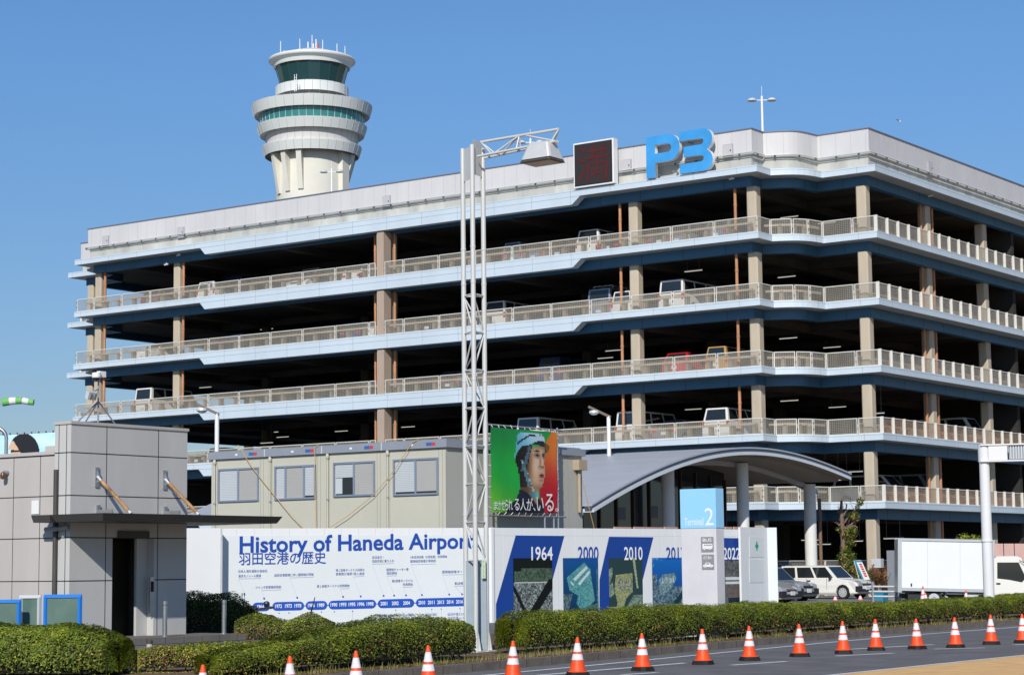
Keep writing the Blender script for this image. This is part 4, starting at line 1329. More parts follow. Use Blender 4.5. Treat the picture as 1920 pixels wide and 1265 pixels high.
for i in range(4):
    x = OXL + W4 * i + W4 * .72
    mb = MB(); z = OZ - .13
    mb.b2((x, OYF - .107, z - .05), (x + .22, OYF - .099, z + .05), LBL); mb.b2((x + .221, OYF - .107, z - .05), (x + .36, OYF - .099, z + .05), LRD)
    mb.b2((x - .62, OYF - .107, z - .03), (x - .52, OYF - .099, z + .03), WHITE)
    mb.build('maker_label', off)
for i in range(4):
    x = OXL + W4 * i + (.22 if i else .2)
    mb = MB()
    mb.lathe([(.02, .12), (.06, .06), (.06, -.02), (.03, -.08)], (x, OYF - .07, OZ - .36), OFB, 10)
    mb.tube((x, OYF - .06, .3), (x, OYF - .06, OZ - .4), .028, OFB, 8)
    mb.tube((x, OYF - .06, 4.2), (x, OYF - .06, 4.26), .04, GREYM, 8)
    mb.build('downpipe', off)
BLND = mat('window_blind', (.50, .54, .56), .6, var=.06, scale=1)
BLND2 = mat('window_blind_grey', (.40, .39, .36), .6, var=.06, scale=1)
WLINE = mat('blind_slat_line', (.30, .33, .36), .7, var=0)
for (x0, x1, y0, y1, kind) in ((410, 486, 879, 940, 0), (516, 593, 874, 936, 1), (626, 704, 867, 930, 2), (738, 823, 861, 928, 3)):
    a, b = onY(x0, y0, OYF), onY(x1, y1, OYF)
    zt = onY(x0, y0, OYF).z; zb = onY(x0, y1 + 1.5, OYF).z
    xa, xb_ = a.x, b.x; w = xb_ - xa
    mb = MB(); fw = .06
    mb.b2((xa, OYF - .05, zb), (xa + fw, OYF - .0, zt), OALU); mb.b2((xb_ - fw, OYF - .05, zb), (xb_, OYF - .0, zt), OALU)
    mb.b2((xa + fw, OYF - .05, zt - fw), (xb_ - fw, OYF, zt), OALU); mb.b2((xa + fw, OYF - .06, zb), (xb_ - fw, OYF, zb + fw), OALU)
    mid = [(.5,), (.27, .72), (.5,), (.5,)][kind]
    for mm in mid:
        mb.b2((xa + w * mm - .035, OYF - .045, zb + fw), (xa + w * mm + .035, OYF, zt - fw), OALU)
    wi = mb.build('window', off)
    mb = MB()
    edges = [xa + fw] + [xa + w * mm for mm in mid] + [xb_ - fw]
    for j in range(len(edges) - 1):
        xl, xr = edges[j] + .03, edges[j + 1] - .03
        bm_ = BLND if j % 2 == 0 else BLND2
        if kind == 2 and j == 0:
            mb.b2((xl, OYF - .012, zb + fw), (xr, OYF - .003, zb + .62), GLASSD); mb.b2((xl, OYF - .012, zb + .62), (xr, OYF - .003, zt - fw), bm_)
            mb.b2((xl, OYF - .016, zb + .1), (xl + .28, OYF - .012, zb + .6), BLND)
            zbl = zb + .62
        else:
            mb.b2((xl, OYF - .012, zb + fw), (xr, OYF - .003, zt - fw), bm_); zbl = zb + fw
            if kind in (1, 3) and j == len(edges) - 2 or kind == 3 and j == 0:
                mb.b2((xl, OYF - .016, zb + .06), (xr, OYF - .012, zb + .12), GLASSD)
        z = zbl + .05
        while z < zt - .1:
            mb.b2((xl, OYF - .0135, z), (xr, OYF - .0125, z + .012), WLINE); z += .055
    mb.build('blind', wi)
mb = MB(); q = onX(1082, 862, OXR)
mb.b2((OXR, q.y - .25, q.z - .35), (OXR + .25, q.y + .25, q.z), BARR)
mb.tube((OXR + .1, q.y - .03, q.z - .35), (OXR + .1, q.y - .03, onX(1080, 960, OXR).z), .06, BARR, 10)
mb.build('duct', off)
ROPE = mat('orange_rope', (.62, .40, .14), .8, var=.15, scale=8)
for pts, lab in (([(446, 834), (470, 872), (500, 910), (545, 965), (575, 995)], 'orange rope slanting down right across the first two office windows'),
                 ([(598, 832), (591, 838), (590, 860), (591, 930), (592, 1000)], 'orange rope hanging straight down beside the second office window'),
                 ([(786, 822), (772, 830), (740, 880), (700, 928), (650, 968), (600, 1000)], 'orange rope curving down left below the fourth office window')):
    P = [onY(x, y, OYF - (.14 if i else .13)) for i, (x, y) in enumerate(pts)]
    out = []
    for i in range(len(P) - 1):
        for s in range(4):
            out.append(P[i].lerp(P[i + 1], s / 4))
    out.append(P[-1])
    t = MB(); t.path(out, .011, ROPE, 6); o = t.build('rope'); tag(o, lab, 'rope', 'orange ropes hanging off the site office')
P = [onX(1089, 888, OXR + .05), dep(1114, 990, 70)]
t = MB(); t.path(P, .013, ROPE, 6); tag(t.build('rope'), 'orange rope strung from the office corner towards the arched entrance', 'rope', 'orange ropes hanging off the site office')

# ---- banner with helmeted worker
BX = OXR + .55
def bp(x, y): return onX(x, y, BX)
b00, b10, b01 = bp(919, 800), bp(1044, 812), bp(919, 959)
b10.z = b00.z + 0; b01.y = b00.y; b01.x = BX
ban = thing('banner', (BX, (b00.y + b10.y) / 2, b01.z), 'green and red banner of a pixelated helmeted worker tied to a pole frame', 'banner')
def smooth(a, b, x):
    t = min(1, max(0, (x - a) / (b - a))); return t * t * (3 - 2 * t)
def blob(u, v, cu, cv, ru, rv): return max(0.0, 1 - ((u - cu) / ru) ** 2 - ((v - cv) / rv) ** 2)
F_FACE = [(.606, .20), (.743, .185), (.82, .225), (.835, .28), (.80, .30), (.80, .345), (.79, .39), (.812, .445), (.805, .485), (.795, .56), (.777, .635), (.77, .68), (.72, .71), (.606, .695), (.537, .61), (.49, .53), (.526, .45), (.56, .34)]
F_HELM = [(.36, .39), (.37, .22), (.39, .13), (.41, .045), (.47, .03), (.605, .025), (.765, .03), (.81, .085), (.82, .13), (.72, .125), (.617, .15), (.56, .18), (.47, .195), (.42, .235), (.377, .29)]
F_BRIM = [(.617, .15), (.72, .125), (.82, .13), (.89, .165), (.90, .2), (.87, .25), (.81, .29), (.83, .20), (.74, .175), (.63, .17)]
F_HAIR = [(.42, .22), (.60, .16), (.62, .26), (.58, .34), (.54, .46), (.52, .56), (.56, .66), (.50, .70), (.43, .70), (.43, .56), (.39, .42), (.37, .36)]
F_NECK = [(.44, .60), (.52, .58), (.60, .70), (.72, .71), (.71, .76), (.66, .90), (.60, .82), (.50, .74), (.43, .72)]
F_JACK = [(.38, .82), (.42, .73), (.51, .73), (.60, .83), (.65, .88), (.71, .82), (.78, .92), (.79, .97), (.77, 1.01), (.22, 1.01), (.26, .92), (.36, .855)]
def worker(u, v):
    gx, gy = 56, 66
    if .33 < u < .91 and v < .80: u, v = (math.floor(u * gx) + .5) / gx, (math.floor(v * gy) + .5) / gy
    edge = .90 - (v - .02) * .62 if v < .3 else .735 - (v - .3) * .03
    red = smooth(edge - .01, edge + .02, u)
    g = mixc((30, 142, 72), (34, 176, 66), smooth(0, .55, v + u * .3)); g = mixc(g, (110, 190, 52), smooth(.45, .95, v - u * .45))
    c = mixc(g, mixc((222, 122, 44), (190, 28, 44), smooth(.15, .8, v)), red)
    c = mixc(c, tuple(x * .88 for x in c), fbm(u, v * .35, 7, 5))
    if inpoly(u, v, F_JACK): c = mixc((20, 22, 38), (38, 42, 60), fbm(u, v, 9, 8))
    if inpoly(u, v, F_NECK): c = mixc((92, 66, 44), (170, 128, 92), smooth(.50, .70, u))
    if inpoly(u, v, [(.56, .73), (.62, .76), (.70, .74), (.715, .79), (.66, .83), (.60, .80)]): c = mixc((52, 118, 130), (104, 176, 182), smooth(.58, .70, u))
    if inpoly(u, v, F_HAIR): c = mixc((24, 22, 24), (66, 50, 40), fbm(u, v, 14, 6) * smooth(.38, .55, u))
    if inpoly(u, v, F_FACE):
        k = smooth(.50, .66, u) * (1 - .35 * smooth(.76, .83, u)) * (1 - .45 * smooth(.60, .72, v)) * (1 - .5 * smooth(.26, .17, v))
        c = mixc((70, 48, 32), (204, 166, 132), k)
        c = mixc(c, (222, 194, 176), .6 * blob(u, v, .665, .43, .07, .14))
        c = mixc(c, (120, 92, 74), .9 * blob(u, v, .685, .30, .075, .05)); c = mixc(c, (46, 40, 42), 1.2 * blob(u, v, .685, .247, .06, .016) if blob(u, v, .685, .247, .06, .016) > .2 else 0)
        c = mixc(c, (40, 38, 46), min(1, 1.6 * blob(u, v, .685, .297, .036, .020)))
        c = mixc(c, (80, 70, 62), .9 * blob(u, v, .79, .30, .035, .05)); c = mixc(c, (44, 48, 56), min(1, 1.5 * blob(u, v, .785, .293, .022, .022)))
        c = mixc(c, (150, 110, 88), .8 * blob(u, v, .735, .38, .018, .075)); c = mixc(c, (236, 208, 184), .7 * blob(u, v, .765, .38, .015, .07))
        c = mixc(c, (86, 54, 48), min(1, 1.4 * blob(u, v, .715, .432, .018, .018))); c = mixc(c, (70, 46, 46), min(1, 1.5 * blob(u, v, .762, .438, .024, .016))); c = mixc(c, (150, 104, 84), .7 * blob(u, v, .735, .455, .06, .012))
        c = mixc(c, (150, 74, 78), min(1, 1.5 * blob(u, v, .752, .55, .042, .036))); c = mixc(c, (50, 24, 34), min(1, 1.7 * blob(u, v, .755, .535, .034, .014)))
        c = mixc(c, (122, 86, 62), .6 * blob(u, v, .745, .605, .05, .016))
    s1 = .46 + (v - .36) * .45
    if .36 < v < .74 and abs(u - s1) < .014: c = (150, 176, 180) if noise2(round(u * 56), round(v * 66), .37) > .45 else (74, 104, 112)
    s2 = .575 - (v - .19) * .33
    if .19 < v < .50 and abs(u - s2) < .022: c = (70, 98, 110)
    if .46 < v < .70 and abs(u - (.50 + (v - .46) * .28)) < .018: c = (84, 122, 130)
    if inpoly(u, v, F_HELM):
        c = mixc((84, 160, 184), (190, 212, 228), smooth(.36, .74, u - (v - .1) * .5)); c = mixc(c, (150, 196, 216), fbm(u, v, 8, 9) * .5)
        if abs(v - (.055 + max(0, .60 - u) * .55)) < .013 and .40 < u < .66: c = (44, 50, 58)
        if abs(v - .075) < .008 and .56 < u < .67: c = (44, 50, 58)
        if .735 < u < .755 and .035 < v < .065: c = (40, 150, 90)
        if .765 < u < .79 and .045 < v < .068: c = (206, 64, 60)
    if inpoly(u, v, F_BRIM): c = mixc((38, 36, 48), (112, 88, 44), smooth(.78, .86, u))
    return c
pr = grid_print('print', b00, b10, b01, 104, 124, worker, ban, attr_mat('banner_print', .5))
for v in pr.data.vertices:          # cloth sag
    yy, zz = v.co.y, v.co.z
    v.co.x += .02 * math.sin(yy * 3.1) + .015 * math.sin(zz * 4 + yy * 2)
mb = MB(); bn = Vector((1, 0, 0))
bh = b00.z - b01.z; bw = b10.y - b00.y
def BP(u, v): return Vector((BX + .045, b00.y + bw * u, b00.z - bh * v))
xs_ = [(.02, .115, .075), (.10, .16, .085), (.145, .20, .09), (.20, .255, .11), (.255, .32, .115), (.32, .40, .125), (.40, .49, .13), (.495, .59, .14), (.595, .64, .035), (.66, .765, .155), (.78, .915, .20), (.935, .975, .035)]
x = .02
for ch, (u0, u1, hh) in zip('まかせられる人が、いる。', [(.025, .085, .10), (.09, .135, .11), (.138, .185, .118), (.19, .235, .125), (.24, .30, .13), (.325, .40, .14), (.41, .50, .145), (.505, .60, .155), (.605, .64, .04), (.66, .765, .17), (.79, .92, .215), (.945, .985, .04)]):
    add_text(mb, ch, BP(u0, .975), BP(u1, .975), hh * bh, bn, WPRINT, .005, .0)
mb.build('lettering', ban)
mb = MB()
def bt(u, v): return Vector((BX - .06, b00.y + bw * u, b00.z - bh * v))
for a, b in ((bt(-.06, -.03), bt(1.12, -.03)), (bt(-.06, 1.04), bt(1.15, 1.04)), (bt(-.02, -.06), bt(-.02, 1.3)), (bt(1.03, -.06), bt(1.03, 1.3)), (bt(.82, 1.0), bt(.82, 1.35)), (bt(.96, 1.05), bt(.96, 1.4))):
    mb.tube(a, b, .03, GREYM, 8)
mb.build('pole_frame', ban)
mb = MB(); ZIP = mat('cable_tie', (.7, .7, .66), .5, var=0)
for i in range(11):
    u = .03 + i * .095
    for v in (0, 1):
        s = -1 if v == 0 else 1; a = Vector((BX + .02, b00.y + bw * u, b00.z - bh * v))
        mb.tube(a, a + Vector((-.06, .06 * random.uniform(-1, 1), -.11 * s * random.uniform(.6, 1.1))), .012, ZIP, 4)
for i in range(8):
    for u in (0, 1):
        a = Vector((BX + .02, b00.y + bw * u, b00.z - bh * (.08 + i * .125))); s = -1 if u == 0 else 1
        mb.tube(a, a + Vector((-.04, .12 * s * random.uniform(.6, 1), .05 * random.uniform(-1, 1))), .012, ZIP, 4)
mb.build('cable_ties', ban)

# ================================================================== ARCHED ENTRANCE PAVILION
AX = 8.2
arch_o = [(1110, 944), (1150, 922), (1200, 893), (1250, 869.5), (1300, 852.5), (1350, 842), (1400, 838), (1450, 841), (1500, 851), (1550, 867), (1597, 887)]
ap = [onX(x, y, AX) for x, y in arch_o]
# smooth the arch: fit z as a quartic in y
yy = np.array([p.y for p in ap]); zz = np.array([p.z for p in ap]); ym_ = yy.mean()
cf = np.polyfit(yy - ym_, zz, 4)
YA, YB = yy[0], yy[-1]
def az(y): return float(np.polyval(cf, y - ym_))
pav = thing('entrance_pavilion', (AX - 4, (YA + YB) / 2, .3), 'glazed entrance pavilion under a broad arched grey metal roof on round columns', 'pavilion')
AROOF = mat('arched_roof_metal', (.44, .46, .50), .45, .15, var=.05, scale=.6)
AEDGE = mat('arch_edge_dark', (.09, .12, .17), .45, .3, var=.1)
AWHITE = mat('arch_edge_white', (.76, .79, .82), .35, .3, var=.05)
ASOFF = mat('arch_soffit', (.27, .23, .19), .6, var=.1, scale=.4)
N = 48
def arch_band(mb, x0, x1, dz0, dz1, m, und=None, y0=YA, y1=YB, f=az):
    ys = [y0 + (y1 - y0) * i / N for i in range(N + 1)]
    for a, b in zip(ys[:-1], ys[1:]):
        za, zb = f(a), f(b)
        mb.add([(x0, a, za + dz1), (x1, a, za + dz1), (x1, b, zb + dz1), (x0, b, zb + dz1)], [(0, 1, 2, 3)], m, True)
        mb.add([(x0, a, za + dz0), (x1, a, za + dz0), (x1, b, zb + dz0), (x0, b, zb + dz0)], [(3, 2, 1, 0)], und or m, True)
        mb.quad((x1, a, za + dz0), (x1, b, zb + dz0), (x1, b, zb + dz1), (x1, a, za + dz1), m)
        mb.quad((x0, b, zb + dz0), (x0, a, za + dz0), (x0, a, za + dz1), (x0, b, zb + dz1), m)
    for y in (y0, y1):
        z = f(y); q = [(x0, y, z + dz0), (x1, y, z + dz0), (x1, y, z + dz1), (x0, y, z + dz1)]
        mb.add(q, [(0, 1, 2, 3)], m)
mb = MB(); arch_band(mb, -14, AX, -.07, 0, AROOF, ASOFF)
ysx = [YA + (YB - YA) * i / 16 for i in range(1, 16)]
for y in ysx:
    mb.b2((-14, y - .01, az(y) - .02), (AX - .02, y + .01, az(y) + .002), AROOF)
mb.build('roof', pav)
mb = MB(); arch_band(mb, AX - .35, AX - .04, -.20, -.071, AEDGE, ASOFF); mb.build('roof_gutter', pav)
mb = MB(); arch_band(mb, AX - .5, AX + .02, -.34, -.201, AWHITE, ASOFF, YA + .1, YB - .1); mb.build('roof_fascia', pav)
# inner soffit and beam
def az2(y): return az(y) - .9
yI0, yI1 = onX(1245, 900, AX - 2).y, onX(1545, 893, AX - 2).y
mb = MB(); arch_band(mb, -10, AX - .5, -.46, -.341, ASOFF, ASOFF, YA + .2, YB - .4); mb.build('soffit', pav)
mb = MB(); arch_band(mb, AX - 2.6, AX - 2.35, -.70, -.47, AROOF, ASOFF, yI0 - 7, yI1); mb.build('arch_beam', pav)
PCOL = mat('pavilion_column', (.72, .72, .69), .55, var=.05)
for px, r in ((1254, .28), (1394, .28), (1520, .29)):
    p = onX(px, 1000, AX - 2.15)
    mb = MB(); mb.tube((p.x, p.y, .3), (p.x, p.y, az(p.y) - .5), r, PCOL, 24); mb.build('column', pav)
p = onX(1538, 1000, AX - 2.15)
mb = MB(); mb.tube((p.x, p.y, .3), (p.x, p.y, az(p.y) - 1.0), .09, mat('brown_pipe', (.20, .125, .08), .6, var=.15), 10); mb.build('downpipe', pav)
GX = 3.2
g0, g1 = onX(1090, 950, GX).y, onX(1359, 950, GX).y
PANED = glass_mat('pavilion_glass', (.012, .014, .022), .06)
mb = MB()
n = 24
for i in range(n):
    a, b = g0 + (g1 - g0) * i / n, g0 + (g1 - g0) * (i + 1) / n
    mb.quad((GX, a, .3), (GX, b, .3), (GX, b, az(b) - .47), (GX, a, az(a) - .47), PANED)
mb.build('glazing', pav)
mb = MB(); MUL = mat('bronze_mullion', (.075, .055, .035), .5, .3, var=.1)
for i in range(10):
    y = g0 + (g1 - g0) * i / 9; mb.b2((GX - .02, y - .035, .3), (GX + .09, y + .035, az(y) - .78), MUL)
mb.b2((GX - .02, g0, 2.5), (GX + .06, g1, 2.58), MUL)
mb.build('mullions', pav)
mb = MB()
for px, py in ((1165, 955), (1226, 952)):
    p = onX(px, py, GX + .01); mb.b2((GX + .005, p.y - .35, p.z - .45), (GX + .012, p.y + .35, p.z + .1), mat('notice_pale', (.10, .11, .13), .4, var=.1))
mb.build('window_notice', pav)
mb = MB(); mb.b2((-12, g0 + .1, .3), (GX - .4, g1 - .3, 3.3), DARKIN); mb.build('inner_wall', pav)

# ================================================================== STREET LAMPS
def slamp(px, pyb, pyt, tipx, tipy, d, lab):
    top = dep(px, pyt, d); tip = dep(tipx, tipy, d)
    t = thing('street_lamp', (top.x, top.y, .3), lab, 'street lamp', 'slanted arm street lamps')
    mb = MB(); mb.tube((top.x, top.y, .3), (top.x, top.y, top.z), .1, WHITE, 10, .085); mb.build('pole', t)
    mb = MB(); v = tip - top
    mb.bar(top - v * .1, top + v, .16, .1, mat('lamp_arm_brown', (.16, .125, .10), .5, .3, var=.1)); mb.build('arm', t)
    mb = MB(); c = top + v * .72 + Vector((0, 0, -.16))
    mb.lathe([(.01, .12), (.2, .1), (.22, 0), (.12, -.08), (.01, -.1)], c, WHITEM, 16); mb.build('lamp_head', t)
slamp(407, 846, 775, 368, 757, 80, 'slanted arm street lamp rising behind the left end of the beige office')
slamp(1141, 846, 780, 1103, 762, 90, 'slanted arm street lamp rising beside the left slope of the arched roof')

# ================================================================== WINDSOCK, BILLBOARD, HOOP POLE
ws = dep(-6, 752, 100)
wsk = thing('windsock', (ws.x, ws.y, 0), 'green and white striped windsock streaming towards the left end of the car park', 'windsock')
mb = MB(); mb.tube((ws.x, ws.y, 0), (ws.x, ws.y, ws.z + .3), .06, WHITE, 10); mb.build('pole', wsk)
mb = MB(); GRN = mat('sock_green', (.16, .46, .13), .8, var=.12, scale=4); WHS = mat('sock_white', (.75, .77, .78), .8, var=.08)
pts = [dep(5, 754, 100), dep(18, 752, 100), dep(30, 751, 100), dep(42, 750.5, 100), dep(53, 753, 100), dep(63, 754, 100)]
rad = [.20, .19, .175, .17, .15, .15]
for i in range(5):
    mb.tube(pts[i], pts[i + 1] + (pts[i + 1] - pts[i]) * .02, rad[i], WHS if i % 2 else GRN, 14, rad[i + 1])
mb.build('sock', wsk)
mb = MB(); mb.tube((ws.x, ws.y, ws.z), pts[0], .012, GREYM, 5); mb.tube((ws.x, ws.y, ws.z), pts[0] + Vector((0, 0, .18)), .01, GREYM, 5); mb.tube((ws.x, ws.y, ws.z), pts[0] - Vector((0, 0, .18)), .01, GREYM, 5); mb.build('bridle', wsk)
b0 = dep(-140, 824, 112); b1 = dep(140, 808, 112 * .985)
bb = thing('billboard', ((b0 + b1) / 2).xy.to_3d(), 'wide pale blue billboard with the top of a dark haired head', 'billboard')
def hair(u, v):
    x = -140 + 280 * u; y = 824 - 16 * u + v * 70
    c = mixc((150, 206, 232), (214, 236, 244), fbm(u, v, 5, 4))
    if ((x - 46) / 30) ** 2 + ((y - 852) / 40) ** 2 < 1:
        c = (30, 34, 40)
        if x < 48 and y > 826 + (x - 24) * .1 and x < 24 + (y - 822) * .62:
            c = (206, 172, 146)
            if 843 < y < 847 and x < 44: c = (50, 44, 42)
            if 849 < y < 853 and 26 < x < 42: c = (60, 50, 48)
    if x < 28 and y > 842: c = mixc((150, 206, 232), (214, 236, 244), fbm(u, v, 5, 4)) if x < 22 else c
    return c
zb0 = b0.z - 70 * 112 / FPX
grid_print('print', b0, b1, Vector((b0.x, b0.y, zb0)), 220, 60, hair, bb, PR)
mb = MB(); d = (b1 - b0).normalized(); n = Vector((d.y, -d.x, 0))
mb.obox((b0 + b1) / 2 - n * .18 + Vector((0, 0, -1.02)), (b1 - b0), n * .3, (0, 0, 2.1), GREYM)
for t in (.1, .5, .9):
    p = b0.lerp(b1, t); mb.tube((p.x - n.x * .3, p.y - n.y * .3, 0), (p.x - n.x * .3, p.y - n.y * .3, p.z - 1), .15, GREYM, 8)
mb.build('support', bb)
mb = MB()
for i in range(22):
    p = b0.lerp(b1, i / 21); mb.tube(p + Vector((0, 0, .02)), p + Vector((0, 0, .1)), .04, DGREY, 5)
mb.build('top_lamps', bb)
h0 = dep(10, 860, 62)
hp_ = thing('hoop_pole', (h0.x, h0.y, 0), 'bent shiny steel pole curving out of the picture at the left edge', 'pole')
mb = MB(); P = []
for i in range(10):
    t = R(90 * i / 9); cc = dep(-8, 822, 62); s = 20 * 62 / FPX
    P.append(cc + RIGHT * (s * math.cos(t)) + Vector((0, 0, s * math.sin(t))))
P.append(P[-1] - RIGHT * .9)
mb.path([Vector((P[0].x, P[0].y, .3))] + P, .055, STEEL, 10); mb.build('tube', hp_)

# ================================================================== GANTRY POST AT THE RIGHT
gd = 66.5
gb = dep(1855, 1130, gd); gt = dep(1843, 832, gd)
gan = thing('gantry_post', (gb.x, gb.y, .14), 'thick white gantry post with louvred arm at the right edge', 'gantry')
GW = mat('gantry_white', (.70, .71, .72), .4, var=.05, scale=1)
mb = MB(); mb.tube((gb.x, gb.y, .14), (gb.x, gb.y, gt.z - .55), .18, GW, 20, .165); zc_ = dep(1850, 1013, gd).z
mb.tube((gb.x, gb.y, zc_ - .03), (gb.x, gb.y, zc_ + .03), .2, GW, 20); mb.tube((gb.x, gb.y, gt.z - .56), (gb.x, gb.y, gt.z), .195, GW, 20)
mb.build('post', gan)
mb = MB(); ad = Vector((.93, .36, 0)).normalized(); an = Vector((ad.y, -ad.x, 0))
o_ = Vector((gb.x, gb.y, gt.z - .27))
mb.obox(o_ + ad * .45, ad * .6, an * .42, (0, 0, .48), GW)
for z in (.26, -.27):
    mb.obox(o_ + ad * 1.6 + Vector((0, 0, z)), ad * 3.4, an * .5, (0, 0, .045), GW)
mb.build('arm', gan)
mb = MB()
mb.obox(o_ + ad * 2.0, ad * 2.4, an * .3, (0, 0, .46), mat('louvre_back', (.28, .31, .34), .6, var=.05))
for i in range(28):
    mb.obox(o_ + ad * (.86 + i * .085) + an * .17, ad * .035, an * .05, (0, 0, .44), mat('louvre_slat', (.50, .54, .58), .4, .3, var=.05))
mb.build('louvre', gan)

# ================================================================== TRAFFIC CONES
def make_cone(label):
    t = thing('traffic_cone', (0, 0, 0), label, 'traffic cone', 'orange and white traffic cones along the road')
    mb = MB()
    prof = [(.158, .075), (.026, .70), (.022, .715), (.001, .716)]
    def r(z): return .158 + (z - .075) / (.70 - .075) * (.026 - .158)
    mb.lathe([(r(z), z) for z in (.075, .305)] , (0, 0, 0), ORANGE, 24)
    mb.lathe([(r(z), z) for z in (.412, .455)], (0, 0, 0), ORANGE, 24)
    mb.lathe([(r(.61), .61), (r(.70), .70), (.020, .716), (.001, .717)], (0, 0, 0), ORANGE, 24)
    mb.lathe([(.185, .085), (.165, .10), (.13, .105)], (0, 0, 0), ORANGE, 24)
    mb.build('body', t, local=True)
    mb = MB()
    for a, b in ((.305, .412), (.455, .61)):
        mb.lathe([(r(a) + .002, a), (r(b) + .002, b)], (0, 0, 0), REFL, 24)
    mb.build('reflective_sleeve', t, local=True)
    mb = MB()
    for rr, z0, z1 in ((.225, .0, .045), (.205, .047, .085)):
        pts = [(rr * math.cos(R(a)) * (1.0 if i % 1 == 0 else 1), rr * math.sin(R(a))) for i, a in enumerate(range(0, 360, 30))]
        mb.prism([(max(-rr * .86, min(rr * .86, x * 1.1)), max(-rr * .86, min(rr * .86, y * 1.1))) for x, y in pts], z0, z1, BLACK)
    mb.build('base', t, local=True, bevel=.006)
    return t
cone_px = [(380, 1245), (544, 1230), (668, 1220), (803, 1210), (961, 1200), (1082, 1193), (1204, 1186), (1317, 1178), (1404, 1173), (1498, 1168), (1580, 1164), (1641, 1160), (1718, 1158), (1790, 1156), (1857, 1152), (1916, 1150)]
cone_lab = ['traffic cone in front of the low yellowish hedge, first from the left', 'traffic cone second from the left, in front of the sloping hedge', 'traffic cone third from the left, in front of the sloping hedge',
            'traffic cone just left of the lattice lamp mast, fourth from the left', 'traffic cone just right of the lattice lamp mast foot', 'traffic cone in front of the long hedge below the 1964 photo',
            'traffic cone in front of the long hedge below the 2010 photo', 'traffic cone in front of the long hedge left of the totem sign foot', 'traffic cone in front of the hedge below the safety cross panel',
            'traffic cone in front of the hedge below the silver car noses', 'traffic cone in front of the hedge below the front wheel of the white estate car', 'traffic cone close right of the one below the estate car bonnet',
            'traffic cone in front of the hedge below the rear of the box truck', 'traffic cone in front of the hedge below the middle of the box truck', 'traffic cone in front of the hedge below the white gantry post', 'traffic cone cut by the right edge of the picture']
cone0 = None
for i, (px, py) in enumerate(cone_px):
    p = atz(px, py, .717)
    if cone0 is None:
        cone0 = make_cone(cone_lab[0]); o = cone0
    else:
        o = copy_tree(cone0)
    o['label'] = cone_lab[i]; o.location = (p.x, p.y, .001); o.rotation_euler = (random.uniform(-.012, .012), random.uniform(-.012, .012), random.uniform(0, 6)); o.scale = (1, 1, random.uniform(.985, 1.015))
FZ = .31
for px, py, d, s, lab in ((1730, 1098, 77, .8, 'small traffic cone standing beside the rear of the box truck'), (1735, 1110, 76.5, .55, 'very short orange cone next to the taller one at the box truck rear'),
                       (1811, 1106, 75, .62, 'short orange cone under the middle of the box truck'), (1566, 1119, 89, .5, 'short orange cone left of the estate car front wheel'), (1613, 1117, 90, .6, 'short orange cone right of the estate car front wheel')):
    p = dep(px, py, d); o = copy_tree(cone0); o['label'] = lab; o['group'] = 'small cones among the parked vehicles'
    h = max(.3, p.z - FZ); o.location = (p.x, p.y, FZ); o.scale = (.9, .9, h / .717)

# ================================================================== HEDGES
def leafm(n, c): return mat(n, c, .55, var=.3, scale=9, spec=.3, trans=.18)
LF = [leafm('leaf_lime', (.37, .39, .032)), leafm('leaf_green', (.165, .225, .024)), leafm('leaf_dark', (.055, .08, .014)), leafm('leaf_brown', (.24, .115, .065)), leafm('leaf_ochre', (.46, .33, .06))]
TWIG = mat('twig', (.12, .085, .06), .9, var=.3, scale=5)
HCORE = mat('hedge_core', (.020, .020, .009), .95, var=.3, scale=4)  # near-black core, painted as self-shadow between the leaves
def leaf_cloud(name, P, Nn, size, mats_w, parent, clump=1.3, seed=1):
    """one small folded leaf per point; kind chosen by clump noise"""
    n = len(P); rg = np.random.default_rng(seed)
    d = rg.normal(size=(n, 3)); d /= np.linalg.norm(d, axis=1)[:, None]
    nn = Nn * 1.5 + d * .75; nn /= np.linalg.norm(nn, axis=1)[:, None]
    t = np.cross(nn, rg.normal(size=(n, 3))); t /= np.linalg.norm(t, axis=1)[:, None]
    b = np.cross(nn, t)
    s = (size * rg.uniform(.6, 1.3, n))[:, None]
    v = np.empty((n, 4, 3))
    v[:, 0] = P - t * s; v[:, 1] = P + b * s * .42 + nn * s * .12; v[:, 2] = P + t * s; v[:, 3] = P - b * s * .42 + nn * s * .12
    v = v.reshape(-1, 3)
    if parent is not None:
        v = v - np.array(rootloc(parent))
    me = bpy.data.meshes.new(name)
    me.vertices.add(n * 4); me.vertices.foreach_set('co', v.ravel())
    me.loops.add(n * 4); me.loops.foreach_set('vertex_index', np.arange(n * 4))
    me.polygons.add(n); me.polygons.foreach_set('loop_start', np.arange(n) * 4); me.polygons.foreach_set('loop_total', np.full(n, 4))
    for m in LF: me.materials.append(m)
    q = P * clump
    cl = np.sin(q[:, 0] * 2.1 + 1.3 * np.sin(q[:, 1] * 1.7 + seed)) + np.sin(q[:, 1] * 2.9 + 1.1 * np.sin(q[:, 2] * 3.1)) + np.sin(q[:, 2] * 3.7 + q[:, 0] * 1.9)
    w = np.array(mats_w, float); w = w / w.sum(); cw = np.cumsum(w)
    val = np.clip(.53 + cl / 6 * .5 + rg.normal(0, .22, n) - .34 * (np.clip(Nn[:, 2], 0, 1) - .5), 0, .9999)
    idx = np.searchsorted(cw, val)
    me.polygons.foreach_set('material_index', np.clip(idx, 0, len(LF) - 1).astype(np.int32))
    me.update(); me.validate()
    o = bpy.data.objects.new(name, me); COL.objects.link(o)
    if parent is not None:
        o.parent = parent; LOCS[o.name] = rootloc(parent)
    return o
